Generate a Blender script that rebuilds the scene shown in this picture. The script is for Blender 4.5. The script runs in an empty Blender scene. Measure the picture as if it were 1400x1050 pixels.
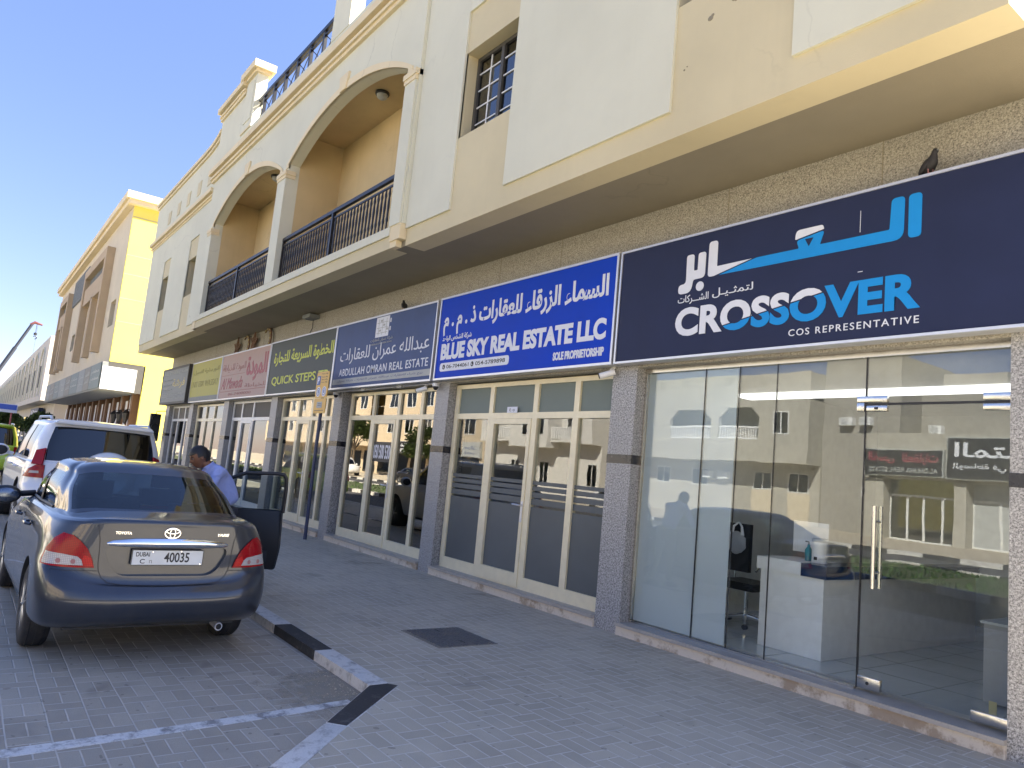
import bpy, bmesh, math, random
from math import radians as RAD, pi, sin, cos
from mathutils import Vector, Matrix
from mathutils.bvhtree import BVHTree

random.seed(7)
S = bpy.context.scene
COL = S.collection

# ------------------------------------------------------------------ camera
CAM_H = 1.5
YAW, PITCH, ROLL = RAD(53.744), RAD(7.062), RAD(5.4184)
cd = bpy.data.cameras.new('camera')
cd.sensor_fit = 'HORIZONTAL'; cd.sensor_width = 36.0
cd.lens = 1004.56 / 1400.0 * 36.0
cd.clip_start = 0.05; cd.clip_end = 3000
cam = bpy.data.objects.new('camera', cd); COL.objects.link(cam)
fwd = Vector((-sin(YAW) * cos(PITCH), cos(YAW) * cos(PITCH), sin(PITCH)))
rgt = Vector((cos(YAW), sin(YAW), 0)); upv = rgt.cross(fwd)
r2 = rgt * cos(ROLL) + upv * sin(ROLL); u2 = -rgt * sin(ROLL) + upv * cos(ROLL)
cam.matrix_world = Matrix((
    (r2.x, u2.x, -fwd.x, 0), (r2.y, u2.y, -fwd.y, 0), (r2.z, u2.z, -fwd.z, CAM_H), (0, 0, 0, 1)))
S.camera = cam

# ------------------------------------------------------------------ sky, sun, exposure
SUN_AZ, SUN_EL = RAD(25.0), RAD(42.0)        # azimuth from +Y towards +X
w = bpy.data.worlds.new('World'); S.world = w; w.use_nodes = True
wn = w.node_tree; wn.nodes.clear()
sky = wn.nodes.new('ShaderNodeTexSky'); sky.sky_type = 'NISHITA'; sky.sun_disc = False
sky.sun_elevation = SUN_EL; sky.sun_rotation = SUN_AZ
sky.air_density = 1.0; sky.dust_density = 0.25; sky.ozone_density = 3.0; sky.altitude = 20
bg = wn.nodes.new('ShaderNodeBackground'); bg.inputs[1].default_value = 0.066
wo = wn.nodes.new('ShaderNodeOutputWorld')
tint = wn.nodes.new('ShaderNodeMix'); tint.data_type = 'RGBA'; tint.blend_type = 'MULTIPLY'; tint.inputs[0].default_value = 1
tint.inputs[7].default_value = (.95, .858, .95, 1)      # the hazy Gulf sky leans to periwinkle
wn.links.new(sky.outputs[0], tint.inputs[6])
# the haze near the horizon is duller than in clean air
tc = wn.nodes.new('ShaderNodeTexCoord'); sz = wn.nodes.new('ShaderNodeSeparateXYZ'); wn.links.new(tc.outputs['Generated'], sz.inputs[0])
mr = wn.nodes.new('ShaderNodeMapRange'); mr.inputs[1].default_value = 0.0; mr.inputs[2].default_value = 0.62; wn.links.new(sz.outputs[2], mr.inputs[0])
hz = wn.nodes.new('ShaderNodeMix'); hz.data_type = 'RGBA'; hz.inputs[6].default_value = (.64, .61, .655, 1); hz.inputs[7].default_value = (1, 1, 1, 1)
wn.links.new(mr.outputs[0], hz.inputs[0])
t2 = wn.nodes.new('ShaderNodeMix'); t2.data_type = 'RGBA'; t2.blend_type = 'MULTIPLY'; t2.inputs[0].default_value = 1
wn.links.new(tint.outputs[2], t2.inputs[6]); wn.links.new(hz.outputs[2], t2.inputs[7]); wn.links.new(t2.outputs[2], bg.inputs[0]); wn.links.new(bg.outputs[0], wo.inputs[0])
sl = bpy.data.lights.new('sun', 'SUN'); sl.energy = 5.0; sl.angle = RAD(0.53); sl.color = (1.0, 0.93, 0.80)
sun = bpy.data.objects.new('sun', sl); COL.objects.link(sun)
sd = Vector((sin(SUN_AZ) * cos(SUN_EL), cos(SUN_AZ) * cos(SUN_EL), sin(SUN_EL)))
sun.rotation_euler = sd.to_track_quat('Z', 'Y').to_euler(); sun.location = (10, 20, 40)
vs = S.view_settings
vs.view_transform = 'Standard'; vs.look = 'None'; vs.gamma = 1; vs.use_curve_mapping = False
vs.exposure = 2.45
S.cycles.max_bounces = 10; S.cycles.diffuse_bounces = 4; S.cycles.glossy_bounces = 4
S.cycles.transparent_max_bounces = 24; S.cycles.transmission_bounces = 4
S.cycles.use_denoising = True; S.cycles.sample_clamp_indirect = 6.0
S.cycles.caustics_reflective = False; S.cycles.caustics_refractive = False

# ------------------------------------------------------------------ material helpers
class NT:
    def __init__(s, name):
        s.m = bpy.data.materials.new(name); s.m.use_nodes = True
        s.t = s.m.node_tree; s.t.nodes.clear(); s.o = s.t.nodes.new('ShaderNodeOutputMaterial')
    def n(s, typ, **kw):
        x = s.t.nodes.new(typ)
        for k, v in kw.items(): setattr(x, k, v)
        return x
    def set(s, sock, v):
        if v is None: return
        if isinstance(v, (int, float)): sock.default_value = v
        elif isinstance(v, tuple):
            sock.default_value = v if len(v) == len(sock.default_value) else (*v, 1.0)[:len(sock.default_value)]
        else: s.t.links.new(v, sock)
    def math(s, op, a, b=None, c=None, clamp=False):
        x = s.n('ShaderNodeMath', operation=op); x.use_clamp = clamp
        s.set(x.inputs[0], a)
        if b is not None: s.set(x.inputs[1], b)
        if c is not None: s.set(x.inputs[2], c)
        return x.outputs[0]
    def mix(s, f, a, b, bt='MIX'):
        x = s.n('ShaderNodeMix', data_type='RGBA', blend_type=bt)
        s.set(x.inputs[0], f); s.set(x.inputs[6], a); s.set(x.inputs[7], b)
        return x.outputs[2]
    def pos(s): return s.n('ShaderNodeNewGeometry').outputs['Position']
    def objc(s): return s.n('ShaderNodeTexCoord').outputs['Object']
    def scale(s, v, sc):
        x = s.n('ShaderNodeMapping'); s.t.links.new(v, x.inputs[0]); x.inputs['Scale'].default_value = sc
        return x.outputs[0]
    def noise(s, v, sc, det=3, rough=.55, dist=0):
        x = s.n('ShaderNodeTexNoise'); s.set(x.inputs['Vector'], v); x.inputs['Scale'].default_value = sc
        x.inputs['Detail'].default_value = det; x.inputs['Roughness'].default_value = rough
        x.inputs['Distortion'].default_value = dist
        return x.outputs[0]
    def ramp(s, f, stops):
        x = s.n('ShaderNodeValToRGB'); e = x.color_ramp.elements
        while len(e) < len(stops): e.new(.5)
        for q, (p, c) in zip(e, stops):
            q.position = p; q.color = (c, c, c, 1) if isinstance(c, (int, float)) else (*c, 1)
        s.set(x.inputs[0], f); return x.outputs[0]
    def mapr(s, v, a, b, c=0., d=1.):
        x = s.n('ShaderNodeMapRange'); s.set(x.inputs[0], v)
        for i, q in enumerate((a, b, c, d)): x.inputs[1 + i].default_value = q
        return x.outputs[0]
    def bump(s, h, strength=.3, dist=.01):
        x = s.n('ShaderNodeBump'); s.set(x.inputs['Height'], h)
        x.inputs['Strength'].default_value = strength; x.inputs['Distance'].default_value = dist
        return x.outputs[0]
    def prin(s, col, rough=.6, metal=0, normal=None, coat=0, spec=None, **kw):
        x = s.n('ShaderNodeBsdfPrincipled')
        s.set(x.inputs['Base Color'], col); s.set(x.inputs['Roughness'], rough); s.set(x.inputs['Metallic'], metal)
        if coat: x.inputs['Coat Weight'].default_value = coat; x.inputs['Coat Roughness'].default_value = .04
        if spec is not None: x.inputs['Specular IOR Level'].default_value = spec
        if normal is not None: s.t.links.new(normal, x.inputs['Normal'])
        for k, v in kw.items(): s.set(x.inputs[k], v)
        return x.outputs[0]
    def out(s, sh):
        s.t.links.new(sh, s.o.inputs[0]); return s.m

def plaster(name, col, var=.08, rough=.85, streak=.12, bump=.25, grain=60, cracks=.25):
    n = NT(name); p = n.pos()
    big = n.noise(p, .7, 4, .6); fine = n.noise(p, grain, 2)
    st = n.noise(n.scale(p, (3.0, 3.0, .16)), 1.6, 4, .65)
    c = n.mix(n.mapr(big, .3, .7), tuple(v * (1 - var) for v in col), tuple(min(1, v * (1 + var)) for v in col))
    c = n.mix(n.mapr(st, .55, .8, 0, streak), c, tuple(v * .55 for v in col))
    pt = n.noise(p, 2.6, 5, .7)
    c = n.mix(n.mapr(pt, .60, .74, 0, .10), c, tuple(v * .72 for v in col))
    vo = n.n('ShaderNodeTexVoronoi', feature='DISTANCE_TO_EDGE'); vo.inputs['Scale'].default_value = .42
    wv = n.n('ShaderNodeVectorMath', operation='MULTIPLY_ADD'); nz = n.n('ShaderNodeTexNoise'); nz.inputs['Scale'].default_value = 1.7; nz.inputs['Detail'].default_value = 5
    n.t.links.new(p, nz.inputs['Vector']); n.t.links.new(nz.outputs['Color'], wv.inputs[0]); wv.inputs[1].default_value = (.7, .7, .7); n.t.links.new(p, wv.inputs[2])
    n.t.links.new(wv.outputs[0], vo.inputs['Vector'])
    ck = n.math('MULTIPLY', n.mapr(vo.outputs['Distance'], .0, .006, 1, 0), n.mapr(n.noise(p, .35, 2), .52, .60, 0, cracks))
    c = n.mix(ck, c, tuple(v * .35 for v in col))
    return n.out(n.prin(c, rough, normal=n.bump(fine, bump, .004)))

def speckle(name, cols, scale, rough=.45, bump=.1, coat=0):
    n = NT(name); p = n.pos()
    a = n.noise(p, scale, 2, .7); b = n.noise(p, scale * 2.3, 1, .5)
    f = n.math('ADD', n.math('MULTIPLY', a, .65), n.math('MULTIPLY', b, .35))
    k = len(cols); st = [(.36 + .28 * i / (k - 1), c) for i, c in enumerate(cols)]
    c = n.ramp(f, st)
    c = n.mix(n.mapr(n.noise(p, .9, 3), .35, .7, 0, .25), c, tuple(v * .7 for v in cols[len(cols) // 2]))
    return n.out(n.prin(c, rough, normal=n.bump(f, bump, .003), coat=coat))

def plain(name, col, rough=.5, metal=0, coat=0, var=.06, nscale=9, spec=None):
    n = NT(name); f = n.noise(n.objc(), nscale, 3)
    c = n.mix(n.mapr(f, .3, .7), tuple(v * (1 - var) for v in col), tuple(min(1, v * (1 + var)) for v in col))
    r = n.mapr(f, .2, .8, max(.02, rough - .05), min(1, rough + .07))
    return n.out(n.prin(c, r, metal, coat=coat, spec=spec))

def dirty(name, col, dirt, amount=.4, scale=6, rough=.7, lo=.5, hi=.72, bump=.3):
    n = NT(name); p = n.pos()
    f = n.noise(p, scale, 6, .7); g = n.noise(p, scale * 9, 3)
    c = n.mix(n.mapr(f, lo, hi, 0, amount), col, dirt)
    c = n.mix(n.mapr(g, .55, .75, 0, .25), c, tuple(v * .6 for v in dirt))
    return n.out(n.prin(c, rough, normal=n.bump(g, bump, .004)))

def glass(name, tint=(.9, .95, .94), r0=.06, rough=0.0, gcol=(1, 1, 1)):
    n = NT(name)
    lw = n.n('ShaderNodeLayerWeight'); lw.inputs[0].default_value = .5
    f5 = n.math('POWER', lw.outputs['Facing'], 5.0)
    fac = n.math('MULTIPLY_ADD', f5, 1 - r0, r0)
    tr = n.n('ShaderNodeBsdfTransparent'); n.set(tr.inputs[0], tint)
    gl = n.n('ShaderNodeBsdfGlossy'); gl.inputs['Roughness'].default_value = rough; n.set(gl.inputs[0], gcol)
    wob = n.noise(n.pos(), 1.3, 2)
    n.t.links.new(n.bump(wob, .04, .02), gl.inputs['Normal'])
    mx = n.n('ShaderNodeMixShader'); n.t.links.new(fac, mx.inputs[0])
    n.t.links.new(tr.outputs[0], mx.inputs[1]); n.t.links.new(gl.outputs[0], mx.inputs[2])
    return n.out(mx.outputs[0])

def film(name, col, opacity):
    n = NT(name)
    f = n.noise(n.pos(), 1.1, 3)
    c = n.mix(n.mapr(f, .35, .65), tuple(v * .93 for v in col), col)
    df = n.n('ShaderNodeBsdfDiffuse'); n.set(df.inputs[0], c)
    tl = n.n('ShaderNodeBsdfTranslucent'); n.set(tl.inputs[0], c)
    a = n.n('ShaderNodeMixShader'); a.inputs[0].default_value = .35
    n.t.links.new(df.outputs[0], a.inputs[1]); n.t.links.new(tl.outputs[0], a.inputs[2])
    tr = n.n('ShaderNodeBsdfTransparent')
    b = n.n('ShaderNodeMixShader'); b.inputs[0].default_value = opacity
    n.t.links.new(tr.outputs[0], b.inputs[1]); n.t.links.new(a.outputs[0], b.inputs[2])
    return n.out(b.outputs[0])

def paver(name, c0, c1, joint, rot=False, stain=.5):
    n = NT(name); p = n.pos()
    sx = n.n('ShaderNodeSeparateXYZ'); n.t.links.new(p, sx.inputs[0])
    wob = n.math('MULTIPLY_ADD', n.noise(p, 2.2, 2), .012, -.006)
    X = n.math('ADD', sx.outputs[0], wob); Y = n.math('ADD', n.math('ADD', sx.outputs[1], wob), -.01)
    if rot: X, Y = Y, X
    yy = n.math('DIVIDE', Y, .2); row = n.math('FLOOR', yy); fy = n.math('FRACT', yy)
    xx = n.math('ADD', n.math('DIVIDE', X, .33), n.math('MULTIPLY', row, .5))
    k = n.math('FLOOR', xx); fx = n.math('FRACT', xx)
    ey = n.math('MULTIPLY', n.math('MINIMUM', fy, n.math('SUBTRACT', 1., fy)), .2)
    ex = n.math('MINIMUM', n.math('MINIMUM', fx, n.math('SUBTRACT', 1., fx)), n.math('ABSOLUTE', n.math('SUBTRACT', fx, 1 / 3)))
    ex = n.math('MULTIPLY', ex, .33)
    long_ = n.math('GREATER_THAN', fx, 1 / 3)
    mid = n.math('ADD', n.math('MULTIPLY', n.math('ABSOLUTE', n.math('SUBTRACT', fy, .5)), .2), n.math('SUBTRACT', 1., long_))
    d = n.math('MINIMUM', n.math('MINIMUM', ex, ey), mid)
    brick = n.mapr(d, .0024, .0058)
    half = n.math('MULTIPLY', n.math('GREATER_THAN', fy, .5), long_)
    cid = n.n('ShaderNodeCombineXYZ'); n.set(cid.inputs[0], row); n.set(cid.inputs[1], k)
    n.set(cid.inputs[2], n.math('ADD', n.math('MULTIPLY', long_, 3.7), n.math('MULTIPLY', half, 5.3)))
    wn_ = n.n('ShaderNodeTexWhiteNoise'); n.t.links.new(cid.outputs[0], wn_.inputs[0])
    fine = n.noise(p, 160, 2, .7)
    c = n.mix(wn_.outputs['Value'], c0, c1)
    c = n.mix(n.mapr(fine, .3, .75, 0, .45), c, tuple(v * .62 for v in c0))
    big = n.noise(p, .55, 5, .62)
    c = n.mix(n.mapr(big, .45, .72, 0, stain), c, tuple(v * .68 for v in c0))
    sand = n.noise(p, 1.3, 4, .6)
    c = n.mix(n.mapr(sand, .52, .8, 0, .35), c, (.17, .15, .12))
    j = n.mix(n.noise(p, 6, 3), tuple(v * .65 for v in joint), joint)
    c = n.mix(brick, j, c)
    oil = n.noise(p, 1.9, 2, .4, .6); c = n.mix(n.mapr(oil, .68, .76, 0, .5), c, tuple(v * .45 for v in c0))
    gum = n.noise(p, 17, 1, .3); c = n.mix(n.mapr(gum, .735, .75, 0, .55), c, tuple(v * .40 for v in c0))
    h = n.math('ADD', n.math('MULTIPLY', brick, 1.0), n.math('MULTIPLY', fine, .25))
    h = n.math('ADD', h, n.math('MULTIPLY', wn_.outputs['Value'], .22))
    return n.out(n.prin(c, n.mapr(big, .3, .7, .62, .82), normal=n.bump(h, .55, .004), spec=.4))

M = {}
M['panel'] = plaster('white_render', (.675, .655, .52), .05, streak=.06)
M['beige'] = plaster('beige_render', (.63, .545, .35), .07, streak=.08, grain=90)
M['trim'] = plaster('trim_render', (.76, .64, .42), .05, streak=.10)
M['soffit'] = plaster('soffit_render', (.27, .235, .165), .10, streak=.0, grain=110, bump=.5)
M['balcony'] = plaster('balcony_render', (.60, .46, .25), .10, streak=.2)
M['granite'] = speckle('grey_granite', [(.055, .055, .058), (.235, .23, .225), (.40, .395, .385), (.62, .61, .59)], 62, .42)
M['pebble'] = speckle('pebble_wall', [(.11, .105, .095), (.30, .28, .235), (.42, .39, .325), (.58, .55, .47)], 70, .75, .5)
M['blackband'] = plain('black_stone', (.018, .018, .024), .25)
M['marble'] = dirty('beige_marble', (.66, .58, .47), (.30, .21, .13), .75, 2.6, .5, .52, .60)
M['marble_top'] = dirty('marble_tread', (.40, .37, .33), (.24, .22, .2), .5, 5, .45)
M['alu'] = plain('cream_aluminium', (.78, .70, .48), .35, 0, .2, .05)
M['alu_white'] = plain('white_aluminium', (.72, .72, .70), .35, 0, .2)
M['silver'] = plain('silver_frame', (.62, .63, .66), .35, .6)
M['steel'] = plain('brushed_steel', (.62, .60, .56), .22, 1)
M['chrome'] = plain('chrome', (.85, .86, .88), .06, 1)
M['iron'] = plain('black_iron', (.012, .012, .016), .4)
M['dark'] = plain('dark_void', (.012, .013, .015), .8)
M['black'] = plain('black_plastic', (.015, .015, .017), .45)
M['rubber'] = dirty('tyre_rubber', (.022, .022, .024), (.10, .09, .075), .5, 8, .85)
M['room'] = plain('shop_room', (.30, .29, .27), .8)
M['room_pale'] = plain('shop_room_pale', (.82, .83, .82), .7)
M['tile'] = plain('glossy_tile', (.50, .52, .52), .10, 0, .3, .06, 2)
M['glass'] = glass('clear_glass', (.94, .965, .96), .058, gcol=(.93, .96, 1.0))
M['glass_mirror'] = glass('mirror_tinted_glass', (.45, .46, .46), .22, gcol=(.95, .92, .86))
M['glass_grey'] = glass('grey_tinted_glass', (.88, .90, .89), .058)
M['glass_win'] = glass('upper_window_glass', (.25, .28, .32), .16)
M['film'] = film('milky_film', (.84, .90, .92), .72)
M['frost'] = plain('grey_frosted_film', (.105, .118, .122), .42, var=.10, nscale=1.2, spec=.3)
M['frost_top'] = plain('grey_green_frosting', (.19, .225, .20), .55, var=.04, nscale=2, spec=.25)
M['curtain'] = plain('beige_curtain', (.34, .30, .27), .9, var=.25, nscale=14)
M['pave_road'] = paver('parking_pavers', (.395, .35, .28), (.50, .45, .365), (.64, .595, .52))
M['pave_walk'] = paver('sidewalk_pavers', (.49, .43, .33), (.585, .52, .40), (.75, .70, .61), stain=.5)
M['asphalt'] = dirty('asphalt', (.055, .055, .057), (.11, .10, .09), .6, 1.2, .9)
M['sand'] = dirty('sandy_ground', (.48, .415, .31), (.20, .17, .13), .6, .8, .95)
M['kerb_white'] = dirty('kerb_white_paint', (.62, .60, .56), (.22, .20, .17), .8, 9, .8, .5, .68, .6)
M['kerb_black'] = dirty('kerb_black_paint', (.030, .030, .032), (.17, .16, .14), .7, 9, .7, .55, .75, .6)
M['line'] = dirty('white_road_paint', (.66, .65, .62), (.22, .21, .2), .9, 11, .8, .46, .62, .4)
M['iron_cover'] = dirty('cast_iron', (.15, .148, .142), (.22, .19, .155), .7, 9, .75)
M['grassm'] = dirty('grass_soil', (.06, .08, .03), (.11, .10, .05), .8, 3, .95)
M['white'] = plain('white_paint', (.80, .80, .79), .5)
M['letter_white'] = plain('white_letter', (.72, .74, .80), .45, var=.03)
M['navy'] = plain('navy_sign', (.020, .027, .070), .5, var=.10, nscale=2, spec=.2)
M['cyan'] = plain('cyan_letter', (.012, .27, .68), .5, var=.03, spec=.2)
M['royal'] = plain('royal_blue_sign', (.004, .050, .50), .5, var=.06, nscale=2, spec=.15)
M['slate'] = plain('slate_blue_sign', (.062, .095, .22), .5, var=.12, nscale=2, spec=.2)
M['charcoal'] = plain('charcoal_sign', (.072, .084, .078), .5, var=.10, nscale=2, spec=.2)
M['lime'] = plain('lime_letter', (.56, .60, .05), .45)
M['pink'] = dirty('faded_pink_sign', (.46, .32, .28), (.40, .33, .28), .8, 3, .6)
M['redink'] = plain('red_letter', (.36, .08, .10), .5)
M['rosefade'] = plain('faded_rose_letter', (.35, .16, .15), .6)
M['mustard'] = dirty('faded_yellow_sign', (.46, .42, .10), (.38, .36, .16), .7, 3, .6)
M['olive'] = plain('faded_olive_letter', (.30, .27, .08), .6)
M['greysign'] = dirty('faded_grey_sign', (.21, .225, .22), (.30, .29, .27), .6, 4, .6)
M['greyline'] = plain('pale_grey_letter', (.42, .43, .42), .6)
M['ochre'] = plain('ochre_letter', (.55, .45, .18), .5)
M['yellow_plate'] = plain('yellow_sign_plate', (.66, .38, .05), .4)
M['blue_plate'] = plain('blue_sign_patch', (.03, .09, .32), .4)
M['poleblue'] = plain('dark_blue_pole', (.035, .05, .11), .4)
M['brown'] = plain('brown_timber', (.16, .085, .045), .6)
M['brownpanel'] = plain('brown_grey_panel', (.075, .07, .062), .6)
M['bird'] = plain('pigeon_feathers', (.022, .02, .022), .7, var=.4, nscale=30)
M['skin'] = plain('skin', (.20, .095, .055), .5, var=.1)
M['hair'] = plain('black_hair', (.008, .007, .007), .5, var=.3, nscale=40)
def cloth(name, col):
    n = NT(name); p = n.objc()
    f = n.noise(n.scale(p, (1.0, 1.6, .8)), 9, 3, .6, 1.2); g = n.noise(p, 260, 1)
    c = n.mix(n.mapr(f, .3, .7), tuple(v * .88 for v in col), col)
    h = n.math('ADD', n.math('MULTIPLY', f, 1.0), n.math('MULTIPLY', g, .03))
    return n.out(n.prin(c, .85, normal=n.bump(h, .8, .03)))
M['shirt'] = cloth('lavender_shirt', (.36, .43, .78))
M['trouser'] = plain('dark_trousers', (.03, .03, .035), .85)

# ------------------------------------------------------------------ mesh helpers
def world_m(o):
    m = Matrix.Identity(4)
    while o is not None:
        m = o.matrix_basis @ m; o = o.parent
    return m

def finish(bm, angle=35):
    bm.normal_update()
    for f in bm.faces: f.smooth = True
    a = RAD(angle)
    for e in bm.edges:
        e.smooth = len(e.link_faces) == 2 and e.calc_face_angle(4) < a

def obj(name, bm, mats, parent=None, local=False, bevel=0, smooth=35, recalc=True):
    if bevel:
        es = [e for e in bm.edges if len(e.link_faces) == 2 and e.calc_face_angle(0) > RAD(40)]
        bmesh.ops.bevel(bm, geom=es, offset=bevel, segments=2, affect='EDGES', profile=.5, clamp_overlap=True)
    if recalc: bmesh.ops.recalc_face_normals(bm, faces=bm.faces[:])
    if parent is not None and not local: bm.transform(world_m(parent).inverted())
    finish(bm, smooth)
    me = bpy.data.meshes.new(name); bm.to_mesh(me); bm.free()
    for m in (mats if isinstance(mats, (list, tuple)) else [mats]):
        me.materials.append(M[m] if isinstance(m, str) else m)
    o = bpy.data.objects.new(name, me); COL.objects.link(o)
    if parent is not None: o.parent = parent
    return o

def islands(bm):
    seen = set(); out = []
    for v0 in bm.verts:
        if v0 in seen: continue
        st = [v0]; seen.add(v0); comp = []
        while st:
            v = st.pop(); comp.append(v)
            for e in v.link_edges:
                q = e.other_vert(v)
                if q not in seen: seen.add(q); st.append(q)
        out.append(comp)
    return sorted(out, key=lambda c: min(v.co.x for v in c))

def each(name, bm, mats, parent=None, **kw):
    """one object per loose piece"""
    bm.verts.index_update(); comps = [[v.index for v in c] for c in islands(bm)]; res = []
    for c in comps:
        b2 = bm.copy(); keep = set(c); b2.verts.index_update()
        bmesh.ops.delete(b2, geom=[v for v in b2.verts if v.index not in keep], context='VERTS')
        res.append(obj(name, b2, mats, parent, **kw))
    bm.free(); return res

def tag(o, label=None, cat=None, group=None, kind=None):
    if label: o['label'] = label
    if cat: o['category'] = cat
    if group: o['group'] = group
    if kind: o['kind'] = kind
    return o

def thing(name, label, cat, loc=(0, 0, 0), rz=0, group=None):
    o = bpy.data.objects.new(name, None); COL.objects.link(o)
    o.empty_display_size = .2
    o.location = loc; o.rotation_euler = (0, 0, rz)
    o.matrix_basis = Matrix.Translation(loc) @ Matrix.Rotation(rz, 4, 'Z')
    return tag(o, label, cat, group)

def struct(name, bm, mats, **kw):
    return tag(obj(name, bm, mats, **kw), kind='structure')

def B(): return bmesh.new()

def box(bm, x0, x1, y0, y1, z0, z1, mi=0):
    if x0 > x1: x0, x1 = x1, x0
    if y0 > y1: y0, y1 = y1, y0
    if z0 > z1: z0, z1 = z1, z0
    v = [bm.verts.new(p) for p in ((x0, y0, z0), (x1, y0, z0), (x1, y1, z0), (x0, y1, z0),
                                   (x0, y0, z1), (x1, y0, z1), (x1, y1, z1), (x0, y1, z1))]
    for q in ((0, 3, 2, 1), (4, 5, 6, 7), (0, 1, 5, 4), (1, 2, 6, 5), (2, 3, 7, 6), (3, 0, 4, 7)):
        f = bm.faces.new([v[i] for i in q]); f.material_index = mi
    return bm

def boxes(*bs, mi=0):
    bm = B()
    for b in bs: box(bm, *b)
    return bm

def prism(bm, pts, y0, y1, mi=0, axis='Y'):
    """extrude a 2D outline: axis Y -> pts are (x,z); axis Z -> (x,y); axis X -> (y,z)"""
    def P(p, t):
        return (p[0], t, p[1]) if axis == 'Y' else (p[0], p[1], t) if axis == 'Z' else (t, p[0], p[1])
    a = [bm.verts.new(P(p, y0)) for p in pts]; b = [bm.verts.new(P(p, y1)) for p in pts]
    fs = [bm.faces.new(a), bm.faces.new(b[::-1])]
    n = len(pts)
    for i in range(n):
        fs.append(bm.faces.new((a[i], b[i], b[(i + 1) % n], a[(i + 1) % n])))
    for f in fs: f.material_index = mi; f.normal_update()
    bmesh.ops.triangulate(bm, faces=[f for f in fs[:2] if len(f.verts) > 4])
    return bm

def ring(c, axis, r, n, ang0=0):
    axis = Vector(axis).normalized()
    t = Vector((0, 0, 1)) if abs(axis.z) < .9 else Vector((1, 0, 0))
    u = axis.cross(t).normalized(); v = axis.cross(u)
    return [Vector(c) + (u * cos(2 * pi * i / n + ang0) + v * sin(2 * pi * i / n + ang0)) * r for i in range(n)]

def tube(bm, pts, rad, n=8, caps=True, mi=0):
    pts = [Vector(p) for p in pts]; rs = rad if isinstance(rad, (list, tuple)) else [rad] * len(pts)
    rings = []
    u = None
    for i, p in enumerate(pts):
        d = (pts[min(i + 1, len(pts) - 1)] - pts[max(i - 1, 0)]).normalized()
        if u is None:
            t = Vector((0, 0, 1)) if abs(d.z) < .9 else Vector((1, 0, 0))
            u = d.cross(t).normalized()
        else:
            u = (u - d * u.dot(d)).normalized()
        v = d.cross(u)
        rings.append([bm.verts.new(p + (u * cos(2 * pi * k / n) + v * sin(2 * pi * k / n)) * rs[i]) for k in range(n)])
    for a, b in zip(rings, rings[1:]):
        for k in range(n):
            f = bm.faces.new((a[k], a[(k + 1) % n], b[(k + 1) % n], b[k])); f.material_index = mi
    if caps:
        bm.faces.new(rings[0][::-1]).material_index = mi; bm.faces.new(rings[-1]).material_index = mi
    return bm

def lathe(bm, prof, c=(0, 0, 0), axis='Z', n=24, mi=0, sx=1, sy=1):
    """prof: (r, h) list"""
    rings = []
    for r, h in prof:
        rr = []
        for k in range(n):
            a = 2 * pi * k / n
            p = (r * cos(a) * sx, r * sin(a) * sy, h)
            if axis == 'Y': p = (p[0], p[2], p[1])
            if axis == 'X': p = (p[2], p[0], p[1])
            rr.append(bm.verts.new((c[0] + p[0], c[1] + p[1], c[2] + p[2])))
        rings.append(rr)
    for a, b in zip(rings, rings[1:]):
        for k in range(n):
            f = bm.faces.new((a[k], a[(k + 1) % n], b[(k + 1) % n], b[k])); f.material_index = mi
    for rr in (rings[0], rings[-1]):
        try: bm.faces.new(rr).material_index = mi
        except ValueError: pass
    return bm

def ellipsoid(bm, c, r, seg=16, rings=10, mi=0, rot=None):
    m = Matrix.Translation(c) @ (rot.to_4x4() if rot else Matrix.Identity(4)) @ Matrix.Diagonal((*r, 1))
    g = bmesh.ops.create_uvsphere(bm, u_segments=seg, v_segments=rings, radius=1, matrix=m)
    for v in g['verts']:
        for f in v.link_faces: f.material_index = mi
    return bm

# ------------------------------------------------------------------ writing
AF = {'ا': (0xFE8D, 2), 'ب': (0xFE8F, 4), 'ة': (0xFE93, 2), 'ت': (0xFE95, 4), 'ث': (0xFE99, 4), 'ج': (0xFE9D, 4),
      'ح': (0xFEA1, 4), 'خ': (0xFEA5, 4), 'د': (0xFEA9, 2), 'ذ': (0xFEAB, 2), 'ر': (0xFEAD, 2), 'ز': (0xFEAF, 2),
      'س': (0xFEB1, 4), 'ش': (0xFEB5, 4), 'ص': (0xFEB9, 4), 'ض': (0xFEBD, 4), 'ط': (0xFEC1, 4), 'ع': (0xFEC9, 4),
      'غ': (0xFECD, 4), 'ف': (0xFED1, 4), 'ق': (0xFED5, 4), 'ك': (0xFED9, 4), 'ل': (0xFEDD, 4), 'م': (0xFEE1, 4),
      'ن': (0xFEE5, 4), 'ه': (0xFEE9, 4), 'و': (0xFEED, 2), 'ى': (0xFEEF, 2), 'ي': (0xFEF1, 4), 'ء': (0xFE80, 1),
      'ـ': (0x640, 0)}

def arabic(s):
    out = []; i = 0
    def joins_next(c): return c in AF and AF[c][1] in (4, 0)
    def joins_prev(c): return c in AF and AF[c][1] != 1
    while i < len(s):
        c = s[i]; prev = s[i - 1] if i else ''; nxt = s[i + 1] if i + 1 < len(s) else ''
        if c not in AF: out.append(c); i += 1; continue
        if c == 'ل' and nxt == 'ا':
            out.append(chr(0xFEFC if joins_next(prev) else 0xFEFB)); i += 2; continue
        base, k = AF[c]
        if k == 0: out.append(c); i += 1; continue
        p = joins_next(prev) and k != 1; q = k == 4 and joins_prev(nxt)
        f = (3 if q else 1) if p else (2 if q else 0)
        out.append(chr(base + f)); i += 1
    return ''.join(out[::-1])

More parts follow.
